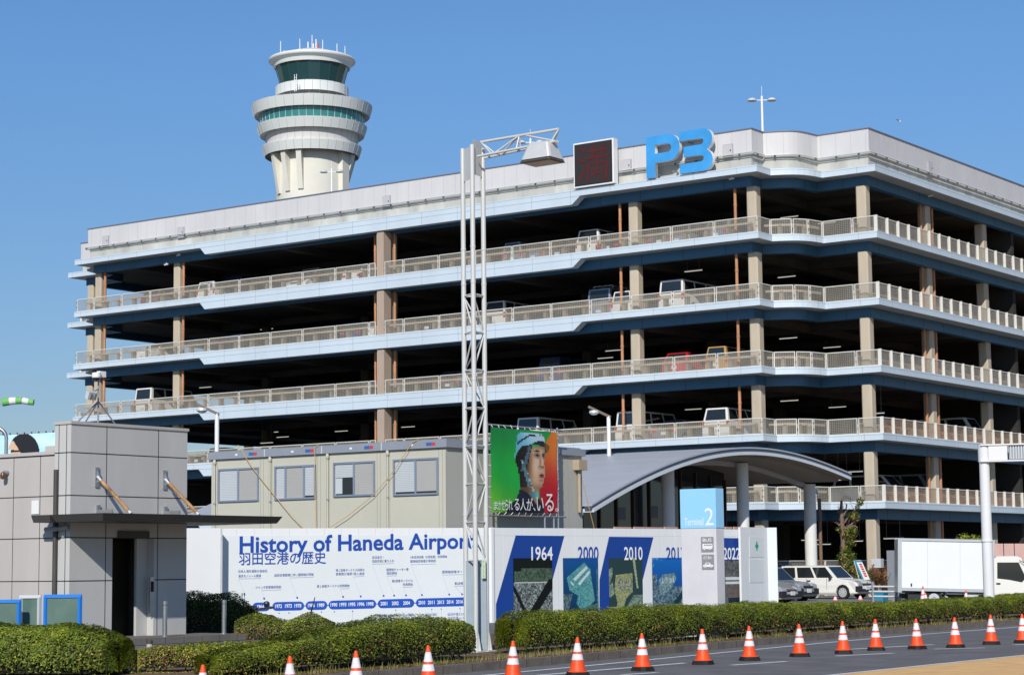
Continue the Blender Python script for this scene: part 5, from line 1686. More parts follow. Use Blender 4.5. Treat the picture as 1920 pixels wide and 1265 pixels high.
# order of LF weights: lime, green, dark, brown, ochre
def hedge(label, line, hw, hts, z0, dens, size, w, seed, stems=True, bare=0.0, cat='hedge', core=True):
    """line: list of (x, y) centre points; hts: height at each; hw: half width at each"""
    line = [Vector(p) for p in line]
    mid = line[len(line) // 2]
    t = thing('hedge', (mid.x, mid.y, z0), label, cat)
    segs = [(line[i + 1] - line[i]).length for i in range(len(line) - 1)]
    cum = np.concatenate([[0], np.cumsum(segs)]); L = cum[-1]
    lx = np.array([p.x for p in line]); ly = np.array([p.y for p in line])
    hw = np.array(hw if hasattr(hw, '__len__') else [hw] * len(line)); hts = np.array(hts)
    rg = np.random.default_rng(seed)
    area = L * (hts.mean() * 2 + hw.mean() * 2) + 4 * hw.mean() * hts.mean()
    n = int(area * dens)
    s = rg.uniform(-.03, 1.03, n) * L
    ang = rg.uniform(-.15, math.pi + .15, n)
    def place(s, ang, k):
        sc = np.clip(s, 0, L)
        X = np.interp(sc, cum, lx); Y = np.interp(sc, cum, ly); H = np.interp(sc, cum, hts); Wd = np.interp(sc, cum, hw)
        dx = np.interp(np.clip(sc + .2, 0, L), cum, lx) - np.interp(np.clip(sc - .2, 0, L), cum, lx)
        dy = np.interp(np.clip(sc + .2, 0, L), cum, ly) - np.interp(np.clip(sc - .2, 0, L), cum, ly)
        dl = np.hypot(dx, dy) + 1e-9; nx, ny = dy / dl, -dx / dl; tx, ty = dx / dl, dy / dl
        c, sn = np.cos(ang), np.sin(ang)
        e = .42
        px = np.sign(c) * np.abs(c) ** e; pz = np.sign(sn) * np.abs(sn) ** e
        bump = 1 + .045 * np.sin(s * 1.7 + seed) * np.sin(ang * 2.3 + s * .6) + .03 * np.sin(s * 4.3 + ang * 3 + seed * 2) + .02 * np.sin(s * 9.1 - ang * 5)
        # taper at both ends
        endd = np.minimum(s, L - s); ef = np.where(endd < .45, np.sqrt(np.clip((endd + .06) / .51, .02, 1)), 1.0)
        k2 = k * bump
        P = np.stack([X + nx * px * Wd * k2 * (.55 + .45 * ef) , Y + ny * px * Wd * k2 * (.55 + .45 * ef), z0 + H * .08 + np.clip(pz, -.08, 1) * H * .94 * k2 * (.8 + .2 * ef)], 1)
        Nn = np.stack([nx * c, ny * c, sn + .15], 1)
        return P, Nn
    k = 1 - np.abs(rg.normal(0, .12, n)) * (.7 + .6 * (np.sin(s * 5.3 + ang * 4 + seed) * np.sin(s * 2.1 - ang * 7) > .1))
    P, Nn = place(s, ang, k)
    # leafy end caps
    ne = int(dens * hw.mean() * 2 * hts.mean() * 1.2)
    for end in (0, 1):
        ss = np.full(ne, 0.0 if end == 0 else L) + rg.normal(0, .05, ne); aa = rg.uniform(0, math.pi, ne)
        Pe, Ne = place(ss, aa, np.sqrt(rg.uniform(0, 1, ne)))
        P = np.concatenate([P, Pe]); Nn = np.concatenate([Nn, Ne])
    if bare > 0:    # thin leaves low down, in patches
        hz = (P[:, 2] - z0) / np.maximum(.2, hts.mean())
        patch = np.sin(P[:, 1] * 1.9 + seed) + np.sin(P[:, 1] * 4.7 + P[:, 0] * 3)
        keep = rg.uniform(0, 1, len(P)) > np.clip(bare * (1.05 - hz * 1.7) * (.6 + .35 * patch), 0, .97)
        P, Nn = P[keep], Nn[keep]
    leaf_cloud('foliage', P, Nn, size, w, t, seed=seed)
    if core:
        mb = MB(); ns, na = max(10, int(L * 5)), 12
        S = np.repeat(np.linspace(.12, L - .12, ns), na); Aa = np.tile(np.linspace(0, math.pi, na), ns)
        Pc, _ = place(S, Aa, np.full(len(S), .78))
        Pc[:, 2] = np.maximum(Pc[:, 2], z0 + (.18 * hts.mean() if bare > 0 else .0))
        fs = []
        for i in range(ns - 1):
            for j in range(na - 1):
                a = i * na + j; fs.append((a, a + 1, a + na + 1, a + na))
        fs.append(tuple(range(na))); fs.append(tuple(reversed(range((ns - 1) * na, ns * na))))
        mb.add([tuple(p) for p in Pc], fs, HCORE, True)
        mb.build('shade_core', t)
    if stems:
        mb = MB()
        for i in range(int(L * 9)):
            ss = np.array([rg.uniform(.05, L - .05)]); aa = np.array([rg.uniform(.2, 2.9)])
            Pt, _ = place(ss, aa, np.array([.97])); P0_, _ = place(ss + rg.normal(0, .1), np.array([rg.choice([.3, 2.8])]), np.array([.35]))
            a = Vector((P0_[0][0], P0_[0][1], z0)); b = Vector(Pt[0]); m_ = a.lerp(b, .5) + Vector(rg.normal(0, .06, 3))
            mb.tube(a, m_, .012, TWIG, 4, .008); mb.tube(m_, b, .008, TWIG, 4, .004)
        mb.build('twigs', t)
    return t
def kx(y):
    return float(np.interp(y, [p[1] for p in KERBF], [p[0] for p in KERBF]))
# long right hand hedge: front follows the kerb
ys = [-58.75, -57, -54, -51, -49, -47, -44, -40, -36, -32, -28, -24, -19]
hedge('long clipped hedge running right from the lamp mast to the picture edge', [(kx(y) - 1.55 - (.25 if y < -55 else 0), y) for y in ys], [.62] * len(ys),
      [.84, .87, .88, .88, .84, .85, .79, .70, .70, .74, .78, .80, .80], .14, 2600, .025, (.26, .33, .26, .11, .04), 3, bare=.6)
# mid hedge
ys = [-68.6, -66.9, -65.6, -64.2, -62.9, -61.8, -60.9]
hedge('sloping clipped hedge in front of the timeline hoarding left of the lamp mast', [(kx(y) - 1.75, y) for y in ys], [.5, .62, .72, .78, .78, .72, .55], [.40, .56, .72, .84, .90, .86, .74], .14, 2800, .025, (.24, .32, .26, .14, .04), 5, bare=.5)
# low yellowish hedge, left of it
p0, p1 = atz(262, 1235, .2), atz(432, 1215, .2)
hedge('low straggly yellowish hedge between the big rounded hedge and the sloping one', [tuple(dep(x, 1200, dd).xy) for x, dd in ((258, 37.6), (330, 37.8), (420, 38.1), (520, 38.5))], [.34, .36, .36, .34], [.48, .50, .50, .54], .14, 2100, .026, (.30, .20, .10, .18, .22), 8, bare=.6)
# near rounded hedge at the left
hedge('big dense rounded hedge at the bottom left corner', [tuple(dep(x, 1200, dd).xy) for x, dd in ((-150, 37.6), (-40, 37.4), (60, 37.2), (150, 37.0), (222, 36.8))], [1.2, 1.25, 1.25, 1.2, 1.0], [.86, .92, .92, .86, .72], .14, 2700, .031, (.17, .46, .31, .04, .02), 11)
# hedge behind the bollard, kiosk shade put into its dark leaf mix, and the ragged one in front of the motorcycle
c = dep(398, 1150, 55.5); d = RIGHT.copy(); d.z = 0; d.normalize()
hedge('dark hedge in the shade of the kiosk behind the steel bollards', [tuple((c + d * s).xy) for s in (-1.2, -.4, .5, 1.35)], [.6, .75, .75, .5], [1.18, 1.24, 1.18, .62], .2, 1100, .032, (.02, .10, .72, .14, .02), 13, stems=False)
c = dep(538, 1165, 50)
hedge('ragged low hedge with brown patches in front of the motorcycle', [tuple((c + d * s).xy) for s in (-1.25, -.6, 0, .6, 1.15)], [.35, .4, .4, .4, .3], [.70, .80, .60, .84, .66], .14, 2000, .027, (.10, .30, .30, .24, .06), 17, bare=.2)
c = atz(882, 1215, .2)
hedge('small ragged bush against the lamp mast cabinet', [tuple((c + d * s - _f * .2).xy) for s in (-.42, -.15, .12)], [.16, .2, .14], [.66, .72, .5], .14, 1100, .028, (.16, .34, .30, .16, .04), 19, bare=.2, core=False, cat='bush')
# ground cover
rg = np.random.default_rng(4)
def tufts(name, label, pts, cnt, h, spread, mats_w, seed):
    P = []; 
    rg = np.random.default_rng(seed)
    mb = MB(); ms = [mat('dry_grass', (.34, .27, .10), .8, var=.25, scale=6), mat('green_grass', (.11, .15, .03), .7, var=.3, scale=6)]
    for (x, y) in pts:
        for i in range(cnt):
            bx, by = x + rg.normal(0, spread), y + rg.normal(0, spread)
            a = rg.uniform(0, 6.28); hh = h * rg.uniform(.4, 1.2); lean = rg.uniform(.1, .7) * hh
            w = .006; dx, dy = math.cos(a), math.sin(a)
            mb.add([(bx - dy * w, by + dx * w, .14), (bx + dy * w, by - dx * w, .14), (bx + dx * lean, by + dy * lean, .14 + hh)], [(0, 1, 2)], ms[0 if rg.uniform() < mats_w else 1])
    o = mb.build(name); tag(o, label, 'grass', kind='stuff')
pts = []
for y in np.arange(-72, -20, .16):
    if rg.uniform() < .5 or -62 < y < -56: pts.append((kx(y) - .35 - rg.uniform(0, .5), y))
tufts('grass', 'thin dry and green grass tufts growing along the kerb edge', pts, 14, .16, .09, .55, 5)
mb = MB(); rg = np.random.default_rng(9); LITM = [mat('dead_leaf_red', (.24, .07, .03), .8, var=.3, scale=7), mat('dead_leaf_tan', (.30, .19, .09), .8, var=.3, scale=7)]
for i in range(5000):
    y = rg.uniform(-73, -22); x = kx(y) - .3 - abs(rg.normal(0, .45)); a = rg.uniform(0, 6.28); s = rg.uniform(.012, .035)
    z = .146 + rg.uniform(0, .02)
    mb.add([(x + s * math.cos(a), y + s * math.sin(a), z), (x - s * .5 * math.sin(a), y + s * .5 * math.cos(a), z + .008), (x - s * math.cos(a), y - s * math.sin(a), z), (x + s * .5 * math.sin(a), y - s * .5 * math.cos(a), z + .004)], [(0, 1, 2, 3)], LITM[i % 2])
tag(mb.build('leaf_litter'), 'fallen red brown leaves lying under the hedges by the kerb', 'leaf litter', kind='stuff')

# ================================================================== VEHICLES
PAINTS = {
    'white': mat('car_white', (.74, .735, .70), .22, var=.02, spec=.6), 'silver': mat('car_silver', (.36, .39, .42), .25, .55, var=.02), 'lavender': mat('car_lavender', (.46, .43, .46), .25, .4, var=.02),
    'red': mat('car_red', (.50, .012, .02), .2, var=.02, spec=.6), 'black': mat('car_black', (.012, .013, .016), .15, var=0, spec=.7), 'blue': mat('car_blue', (.02, .035, .10), .2, var=0, spec=.6),
    'yellow': mat('car_yellow', (.48, .27, .07), .25, var=.03), 'grey': mat('car_grey', (.10, .105, .11), .25, .3, var=.02)}
TYRE = BLACK; RIM = mat('wheel_rim', (.60, .61, .63), .35, .35, var=.1, scale=8)
LAMPR = mat('tail_lamp_red', (.50, .01, .015), .15, var=.1, scale=10); LAMPC = mat('head_lamp_clear', (.55, .60, .64), .08, .4, var=.25, scale=9, spec=.8)
TRIM = mat('black_trim', (.02, .02, .022), .5, var=.1); PLATE = mat('licence_plate', (.66, .68, .66), .5, var=.05); PLATEY = mat('licence_plate_yellow', (.70, .52, .06), .5, var=.05)
CHROME = mat('chrome', (.65, .66, .68), .12, .95, var=.05)
#        L    W     H    belt  hood  nose  base-front base-rear roof-front roof-rear wheelR wheelbase-front rear
KINDS_ = {'estate': (4.25, 1.69, 1.53, .92, .90, .70, 1.02, -2.08, .42, -1.98, .30, 1.33, -1.22),
          'van': (4.7, 1.70, 1.98, 1.08, 1.02, .80, 2.10, -2.30, 1.55, -2.20, .33, 1.45, -1.25),
          'kei': (3.4, 1.48, 1.66, .98, .94, .74, 1.12, -1.66, .62, -1.56, .27, 1.18, -1.22),
          'minivan': (4.7, 1.72, 1.86, 1.05, .98, .78, 1.55, -2.28, .80, -2.12, .33, 1.50, -1.35),
          'sedan': (4.5, 1.72, 1.45, .90, .86, .66, .95, -1.62, .28, -1.0, .31, 1.38, -1.32),
          'hatch': (4.0, 1.70, 1.50, .93, .90, .68, 1.05, -1.92, .40, -1.58, .30, 1.25, -1.25)}
def make_car(name, kind, paint, label, cat, loc, rz, group=None, detail=False, plate=None, rack=False, scale=1.0):
    L, W, H, belt, hood, nose, bf, br, rf, rr, wr, wf, wb = KINDS_[kind]
    P = PAINTS[paint]
    t = thing(name, loc, label, cat, group, rz)
    hx = L / 2
    def archp(cx):
        return [(cx + (wr + .055) * math.cos(R(a)), wr + (wr + .055) * math.sin(R(a))) for a in (180, 150, 120, 90, 60, 30, 0)]
    trunk = belt - .02 if kind != 'sedan' else .93
    low = .20
    poly = [(-hx + .06, low + .1)] + [(-hx + .02, .45), (-hx + .03, trunk - .08), (-hx + .10, trunk)]
    if kind == 'sedan': poly += [(br, .95)]
    poly += [(bf, belt), (bf + (hx - bf) * .5, hood - (belt - hood) * .0 - .03), (hx - .16, hood - .14), (hx - .04, nose - .06), (hx, .45), (hx - .05, low + .06)]
    poly += [(wf + wr + .055, low), *[(x, max(low, z)) for x, z in archp(wf)][::-1], (wf - wr - .055, low), (wb + wr + .055, low), *[(x, max(low, z)) for x, z in archp(wb)][::-1], (wb - wr - .055, low)]
    mb = MB()
    # body with tucked sides: three slices across the width
    n = len(poly)
    offs = [(-W / 2 + .09, 1, 0), (-W / 2, .0, 0)]
    def ring(y, tuck):
        out = []
        for x, z in poly:
            k = tuck * (.055 if z > low + .02 else .0)
            out.append((x - (k * .8 if x > hx - .3 else -k * .8 if x < -hx + .3 else 0), y, z - (k * .55 if z > belt - .15 else 0)))
        return out
    rings = [ring(-W / 2 + .0, 1.0), ring(-W / 2 + .0 + .07, 0.0), ring(W / 2 - .07, 0.0), ring(W / 2, 1.0)]
    rings[0] = [(x, y + (.035 if z > belt - .1 or z < .3 else 0), z) for x, y, z in rings[0]]
    rings[3] = [(x, y - (.035 if z > belt - .1 or z < .3 else 0), z) for x, y, z in rings[3]]
    vs = [p for r_ in rings for p in r_]
    fs = [tuple(range(n)), tuple(reversed(range(3 * n, 4 * n)))]
    for k in range(3):
        for i in range(n):
            j = (i + 1) % n
            fs.append((k * n + i, (k + 1) * n + i, (k + 1) * n + j, k * n + j))
    mb.add(vs, fs, P)
    # cabin
    b0, b1 = W / 2 - .06, W / 2 - (.20 if kind != 'van' else .12)
    zr = H
    lo = [(bf, -b0, belt - .01), (bf, b0, belt - .01), (br, b0, belt - .01), (br, -b0, belt - .01)]
    hi = [(rf, -b1, zr - .03), (rf, b1, zr - .03), (rr, b1, zr - .03), (rr, -b1, zr - .03)]
    tp = [(rf - .22, -b1 + .14, zr), (rf - .22, b1 - .14, zr), (rr + .18, b1 - .14, zr), (rr + .18, -b1 + .14, zr)]
    mb.add(lo + hi + tp, [(0, 1, 5, 4), (1, 2, 6, 5), (2, 3, 7, 6), (3, 0, 4, 7), (4, 5, 9, 8), (5, 6, 10, 9), (6, 7, 11, 10), (7, 4, 8, 11), (8, 9, 10, 11)], P)
    body = mb.build('body', t, local=True, bevel=.03)
    # glass
    lo_, hi_ = [Vector(p) for p in lo], [Vector(p) for p in hi]
    def pane(nm, a, b, c, d_, u0, u1, v0, v1):
        def pt(u, v): return a.lerp(b, u).lerp(d_.lerp(c, u), v)
        q = [pt(u0, v0), pt(u1, v0), pt(u1, v1), pt(u0, v1)]
        nrm = (q[1] - q[0]).cross(q[3] - q[0]).normalized()
        if nrm.dot((q[0] + q[2]) / 2 - Vector((0, 0, belt))) < 0: nrm = -nrm
        mb = MB(); mb.extr([p + nrm * .006 for p in q], -nrm * .012, GLASSC)
        return mb.build(nm, t, local=True)
    pane('windscreen', lo_[0], lo_[1], hi_[1], hi_[0], .07, .93, .08, .93)
    pane('rear_window', lo_[2], lo_[3], hi_[3], hi_[2], .08, .92, .16, .90)
    cuts = [(.05, .33), (.37, .66), (.70, .95)] if kind in ('estate', 'minivan', 'van') else [(.06, .45), (.49, .92)]
    for s, (a, b, c, d_) in ((0, (lo_[1], lo_[2], hi_[2], hi_[1])), (1, (lo_[0], lo_[3], hi_[3], hi_[0]))):
        for u0, u1 in cuts:
            pane('side_window', a, b, c, d_, u0, u1, .10, .90)
    # wheels
    for x in (wf, wb):
        for s in (-1, 1):
            mb = MB(); y = s * (W / 2 - .1)
            mb.tube((x, y - .09, wr), (x, y + .09, wr), wr, TYRE, 22)
            o = mb.build('wheel', t, local=True)
            mb = MB()
            yo = y + s * .092
            mb.tube((x, yo - s * .01, wr), (x, yo + s * .004, wr), wr * .70, RIM, 20)
            for i in range(8):
                a = i * math.pi / 4
                mb.tube((x + wr * .45 * math.cos(a), yo + s * .003, wr + wr * .45 * math.sin(a)), (x + wr * .45 * math.cos(a), yo + s * .008, wr + wr * .45 * math.sin(a)), wr * .06, TRIM, 8)
            mb.tube((x, yo, wr), (x, yo + s * .02, wr), wr * .2, RIM, 12)
            mb.build('rim', o, local=True)
    for s in (-1, 1):
        mb = MB(); mb.obox((hx - .14, s * (W / 2 - .27), nose + .02), (.24, 0, -.10), (0, .34, 0), (0, 0, .15), LAMPC); mb.build('headlight', t, local=True, bevel=.02)
        mb = MB()
        if kind in ('van', 'kei', 'minivan', 'estate'): mb.box((-hx + .07, s * (W / 2 - .10), belt - .10), (.10, .12, .34), LAMPR)
        else: mb.box((-hx + .07, s * (W / 2 - .22), belt - .16), (.10, .32, .15), LAMPR)
        mb.build('tail_light', t, local=True)
        mb = MB(); mb.box((bf - .28, s * (W / 2 + .07), belt + .07), (.10, .18, .13), TRIM if paint in ('white', 'silver') and detail else P); mb.build('wing_mirror', t, local=True, bevel=.02)
    mb = MB()
    mb.box((hx - .0, 0, .40), (.04, W * .55, .12), TRIM); mb.box((hx - .06, 0, nose - .04), (.08, W * .42, .10), TRIM)
    mb.build('grille', t, local=True)
    for xx, s in ((hx + .03, 1), (-hx + .0, -1)):
        mb = MB(); mb.box((xx, 0 if s < 0 else -.0, .50 if s > 0 else .62), (.03, .33, .165), plate or PLATE); mb.build('licence_plate', t, local=True)
    if detail:
        mb = MB()
        for s in (-1, 1):
            y = s * (W / 2 - .0)
            for x in (.52, -.55, -1.45):
                mb.box((x, y * 1.0005, .62), (.012, .012, .62), TRIM)
            mb.box((-.2, y, .34), (1.9, .014, .02), TRIM)
        mb.build('door_gap', t, local=True)
        for s in (-1, 1):
            for x in (-.42, -1.3):
                mb = MB(); mb.box((x, s * (W / 2 + .01), .84), (.17, .04, .04), TRIM if paint == 'white' else P); mb.build('door_handle', t, local=True)
            mb = MB(); mb.obox((hx - .06, s * (W / 2 - .20), .46), (.16, 0, 0), (0, .40, 0), (0, 0, .26), TRIM); mb.build('bumper_corner', t, local=True, bevel=.02)
        mb = MB(); mb.box((hx + .0, 0, nose - .02), (.03, W * .5, .02), CHROME); mb.box((hx + .01, 0, nose + .03), (.02, .12, .08), CHROME); mb.build('badge_bar', t, local=True)
    if rack:
        mb = MB()
        for x in (rf - .5, (rf + rr) / 2, rr + .4):
            mb.tube((x, -W / 2 + .2, zr + .16), (x, W / 2 - .2, zr + .16), .02, WHITEM, 6)
            for s in (-1, 1): mb.tube((x, s * (W / 2 - .2), zr - .03), (x, s * (W / 2 - .2), zr + .16), .02, WHITEM, 6)
        for s in (-.5, -.2, .2, .5): mb.tube((rf - .5, s, zr + .18), (rr + .3, s, zr + .18), .018, WHITEM, 6)
        mb.build('roof_rack', t, local=True)
    t.scale = (scale,) * 3
    return t
# parked in front of the car park
w = dep(1587, 1122.5, 92.5); vz = w.z
FZv = FZ
def car_at(px_front, py, d, kind, paint, label, cat, yoff=0):
    L, W = KINDS_[kind][:2]
    f = dep(px_front, py, d)           # near front corner
    return make_car('parked_car', kind, paint, label, cat, (f.x - L / 2, f.y + W / 2 - .0 + yoff, max(.30, vz)), 0.0, 'cars parked beside the hoarding end', detail=True)
fr = dep(1612, 1118, 92.0)
make_car('parked_car', 'estate', 'white', 'white estate car with black bumper corners parked facing right', 'car', (fr.x - 2.1, fr.y + .85, vz), R(-3), 'cars parked beside the hoarding end', detail=True)
fr = dep(1507, 1110, 88.5)
make_car('parked_car', 'estate', 'silver', 'silver grey estate car half hidden beside the white estate car', 'car', (fr.x - 2.1, fr.y + .55, vz - .05), R(-3), 'cars parked beside the hoarding end', detail=True)
fr = dep(1474, 1110, 85)
make_car('parked_car', 'sedan', 'lavender', 'pale lavender silver car whose bonnet peeks out behind the hoarding end', 'car', (fr.x - 2.0, fr.y + .2, vz - .10), R(-3), 'cars parked beside the hoarding end', detail=True)
if vz > .34:
    mb = MB(); mb.b2((-10, fr.y - 3, .29), (w.x + 3, fr.y + 14, vz), mat('raised_pad', (.20, .20, .195), .92, var=.15, scale=1))
    struct('pavement', mb)
# ---- box truck: side on, nose to the right
TD = 80.0
a = dep(1685, 1105, TD); b = dep(1852, 1108.5, TD * .998)
tdv = (b - a); tilt = math.atan2(tdv.z, tdv.xy.length); tdv.z = 0; tdv.normalize()
ta = math.atan2(tdv.y, tdv.x) - R(4)
tk = thing('box_truck', (a.x, a.y, .3), 'white box truck parked side-on behind the hedge at the right', 'truck', None, ta)
tk.rotation_euler = (0, -tilt, ta)
bz = a.z - .3; BL = 3.62; bh_ = (1105 - 1010) * TD / FPX
TWHT = mat('truck_box_white', (.74, .76, .78), .35, var=.03, scale=.8); TAL = mat('truck_aluminium', (.52, .55, .58), .35, .5, var=.08)
mb = MB(); mb.b2((0, .02, bz), (BL, 1.86, bz + bh_), TWHT)
for x in (1.1, 2.35): mb.b2((x - .006, .016, bz + .08), (x + .006, .03, bz + bh_ - .08), TAL)
bx_ = mb.build('cargo_box', tk, local=True)
mb = MB()
for p, q in (((-.04, -.02, bz - .03), (BL + .02, .05, bz + .10)), ((-.04, -.02, bz + bh_ - .07), (BL + .04, .06, bz + bh_ + .03)), ((-.05, -.025, bz - .1), (.10, .06, bz + bh_ + .03)), ((BL - .06, -.025, bz), (BL + .03, .06, bz + bh_ + .02)),
             ((-.04, 1.82, bz - .1), (BL + .02, 1.9, bz + .09)), ((-.04, 1.82, bz + bh_ - .07), (BL + .04, 1.9, bz + bh_ + .03)), ((-.052, -.03, bz - .1), (-.03, 1.9, bz + bh_))):
    mb.b2(p, q, TAL)
mb.b2((.44, .0, bz + .14), (.50, .02, bz + .26), TRIM)
mb.build('box_edging', tk, local=True)
mb = MB(); mb.b2((.1, .5, .32), (5.4, .62, .5), TRIM); mb.b2((.1, 1.25, .32), (5.4, 1.37, .5), TRIM); mb.b2((.35, .2, .1), (.9, 1.7, .55), TRIM); mb.b2((-.05, .2, .2), (.1, 1.7, .36), TRIM)
mb.build('chassis', tk, local=True)
for x in (1.35, 4.17):
    for y in (.12, 1.62):
        mb = MB(); mb.tube((x, y, .34), (x, y + .2, .34), .34, TYRE, 24); o = mb.build('wheel', tk, local=True)
        mb = MB(); yy_ = y - .003 if y < 1 else y + .203; mb.tube((x, yy_, .34), (x, yy_ + .02, .34), .21, RIM, 20); mb.tube((x, yy_ - .02, .34), (x, yy_, .34), .09, GREYM, 12); mb.build('rim', o, local=True)
mb = MB()
for i in range(7):
    a0, a1 = R(20 + i * 20), R(40 + i * 20)
    mb.add([(1.35 + .44 * math.cos(a0), .08, .34 + .44 * math.sin(a0)), (1.35 + .44 * math.cos(a1), .08, .34 + .44 * math.sin(a1)), (1.35 + .44 * math.cos(a1), .4, .34 + .44 * math.sin(a1)), (1.35 + .44 * math.cos(a0), .4, .34 + .44 * math.sin(a0))], [(0, 1, 2, 3)], TRIM)
mb.build('mudguard', tk, local=True)
mb = MB(); mb.b2((2.55, .06, .3), (3.05, .3, .52), WHITEM); mb.build('tool_box', tk, local=True)
cabp = [(4.02, .42), (4.02, 1.93), (4.16, 2.04), (4.9, 2.06), (5.08, 2.0), (5.48, 1.20), (5.56, .95), (5.58, .42)]
mb = MB(); CABW = mat('truck_cab_white', (.75, .745, .70), .25, var=.02, spec=.6)
mb.extr([(x, .10, z) for x, z in cabp], (0, 1.68, 0), CABW); mb.v = [(x - .38, y, z) for x, y, z in mb.v]; mb.build('cab', tk, local=True, bevel=.06)
mb = MB(); mb.extr([(x, .092, z) for x, z in ((4.16, 1.18), (4.16, 1.80), (4.98, 1.82), (5.26, 1.22), (5.1, 1.05), (4.6, 1.14))], (0, .02, 0), GLASSC); mb.v = [(x - .38, y, z) for x, y, z in mb.v]; mb.build('side_window', tk, local=True)
mb = MB(); mb.add([(5.10, .22, 1.98), (5.10, 1.66, 1.98), (5.475, 1.68, 1.24), (5.475, .2, 1.24)], [(0, 1, 2, 3)], GLASSC)
for v in range(len(mb.v)): mb.v[v] = (mb.v[v][0] + .012, mb.v[v][1], mb.v[v][2] + .006)
mb.v = [(x - .38, y, z) for x, y, z in mb.v]; mb.build('windscreen', tk, local=True)
mb = MB(); mb.tube((5.0, .02, 1.9), (5.3, -.12, 1.75), .015, TRIM, 6); mb.tube((5.3, -.12, 1.75), (5.32, -.12, 1.3), .015, TRIM, 6); mb.box((5.3, -.14, 1.42), (.06, .16, .3), TRIM); mb.tube((5.32, -.12, 1.3), (5.25, .08, 1.15), .015, TRIM, 6); mb.v = [(x - .38, y, z) for x, y, z in mb.v]; mb.build('wing_mirror', tk, local=True)
mb = MB(); mb.box((5.585, .35, .75), (.05, .34, .16), LAMPC); mb.v = [(x - .38, y, z) for x, y, z in mb.v]; mb.build('headlight', tk, local=True)
mb = MB(); mb.box((5.58, .94, .5), (.05, 1.5, .2), TRIM); mb.v = [(x - .38, y, z) for x, y, z in mb.v]; mb.build('bumper', tk, local=True)
mb = MB(); mb.box((4.2, .09, .98), (.16, .03, .06), TRIM); mb.v = [(x - .38, y, z) for x, y, z in mb.v]; mb.build('door_handle', tk, local=True)
# ---- motorcycle behind the ragged hedge
mp = dep(473, 1160, 57.5)
mc = thing('motorcycle', (mp.x, mp.y, .3), 'dark motorcycle parked against the timeline hoarding with one mirror sticking up', 'motorcycle', None, math.atan2(d.y, d.x) + math.pi)
MDK = mat('motor_dark', (.02, .022, .05), .35, var=.1)
mb = MB(); mb.tube((.62, 0, .3), (.30, 0, 1.02), .035, CHROME, 8); mb.tube((.62, .1, .3), (.30, .1, 1.02), .03, CHROME, 8); mb.build('front_fork', mc, local=True)
for x in (.64, -.68):
    mb = MB(); mb.tube((x, -.03, .3), (x, .13, .3), .3, TYRE, 22); o = mb.build('wheel', mc, local=True)
    mb = MB(); mb.tube((x, -.04, .3), (x, .14, .3), .2, GREYM, 16); mb.build('rim', o, local=True)
mb = MB(); mb.lathe([(.01, -.3), (.13, -.2), (.16, 0), (.12, .22), (.01, .3)], (0, 0, 0), MDK, 16); mb.v = [(z + .05, y + .05, x * .8 + .83) for x, y, z in mb.v]; mb.build('tank', mc, local=True)
mb = MB(); mb.extr([(-.2, -.06, .76), (-.8, -.06, .82), (-.86, -.06, .90), (-.5, -.06, .88), (-.2, -.06, .84)], (0, .22, 0), BLACK); mb.build('seat', mc, local=True, bevel=.02)
mb = MB(); mb.box((-.02, .05, .48), (.5, .26, .36), GREYM); mb.build('engine', mc, local=True, bevel=.03)
mb = MB(); mb.path([(.18, -.38, 1.10), (.32, -.18, 1.08), (.34, .05, 1.04), (.32, .28, 1.08), (.18, .48, 1.10)], .018, MDK, 8); mb.build('handlebar', mc, local=True)
for s, y in ((-1, -.2), (1, .3)):
    mb = MB(); mb.tube((.3, y, 1.08), (.34, y + s * .08, 1.28), .008, MDK, 6); mb.obox((.34, y + s * .09, 1.36), (.03, 0, 0), (0, .07, 0), (0, 0, .14), MDK); mb.build('mirror', mc, local=True)
mb = MB(); mb.lathe([(.01, .1), (.09, .06), (.1, -.02), (.01, -.04)], (0, 0, 0), MDK, 14); mb.v = [(z + .46, y + .05, x + .95) for x, y, z in mb.v]; mb.build('headlight', mc, local=True)
mb = MB(); mb.box((-.55, .05, 1.0), (.24, .24, .22), MDK); mb.build('rear_box', mc, local=True, bevel=.09)
mc.scale = (.74, .74, .74)
# thin stick by the hoarding
p = dep(580, 1160, 55); q = dep(590.5, 1119, 55)
tag(MB().tube((p.x, p.y, .3), p, .03, MDK, 6).tube(p, q, .028, MDK, 6, .012).build('stake'), 'thin dark slanting stake rising before the 1986 on the timeline', 'stake')

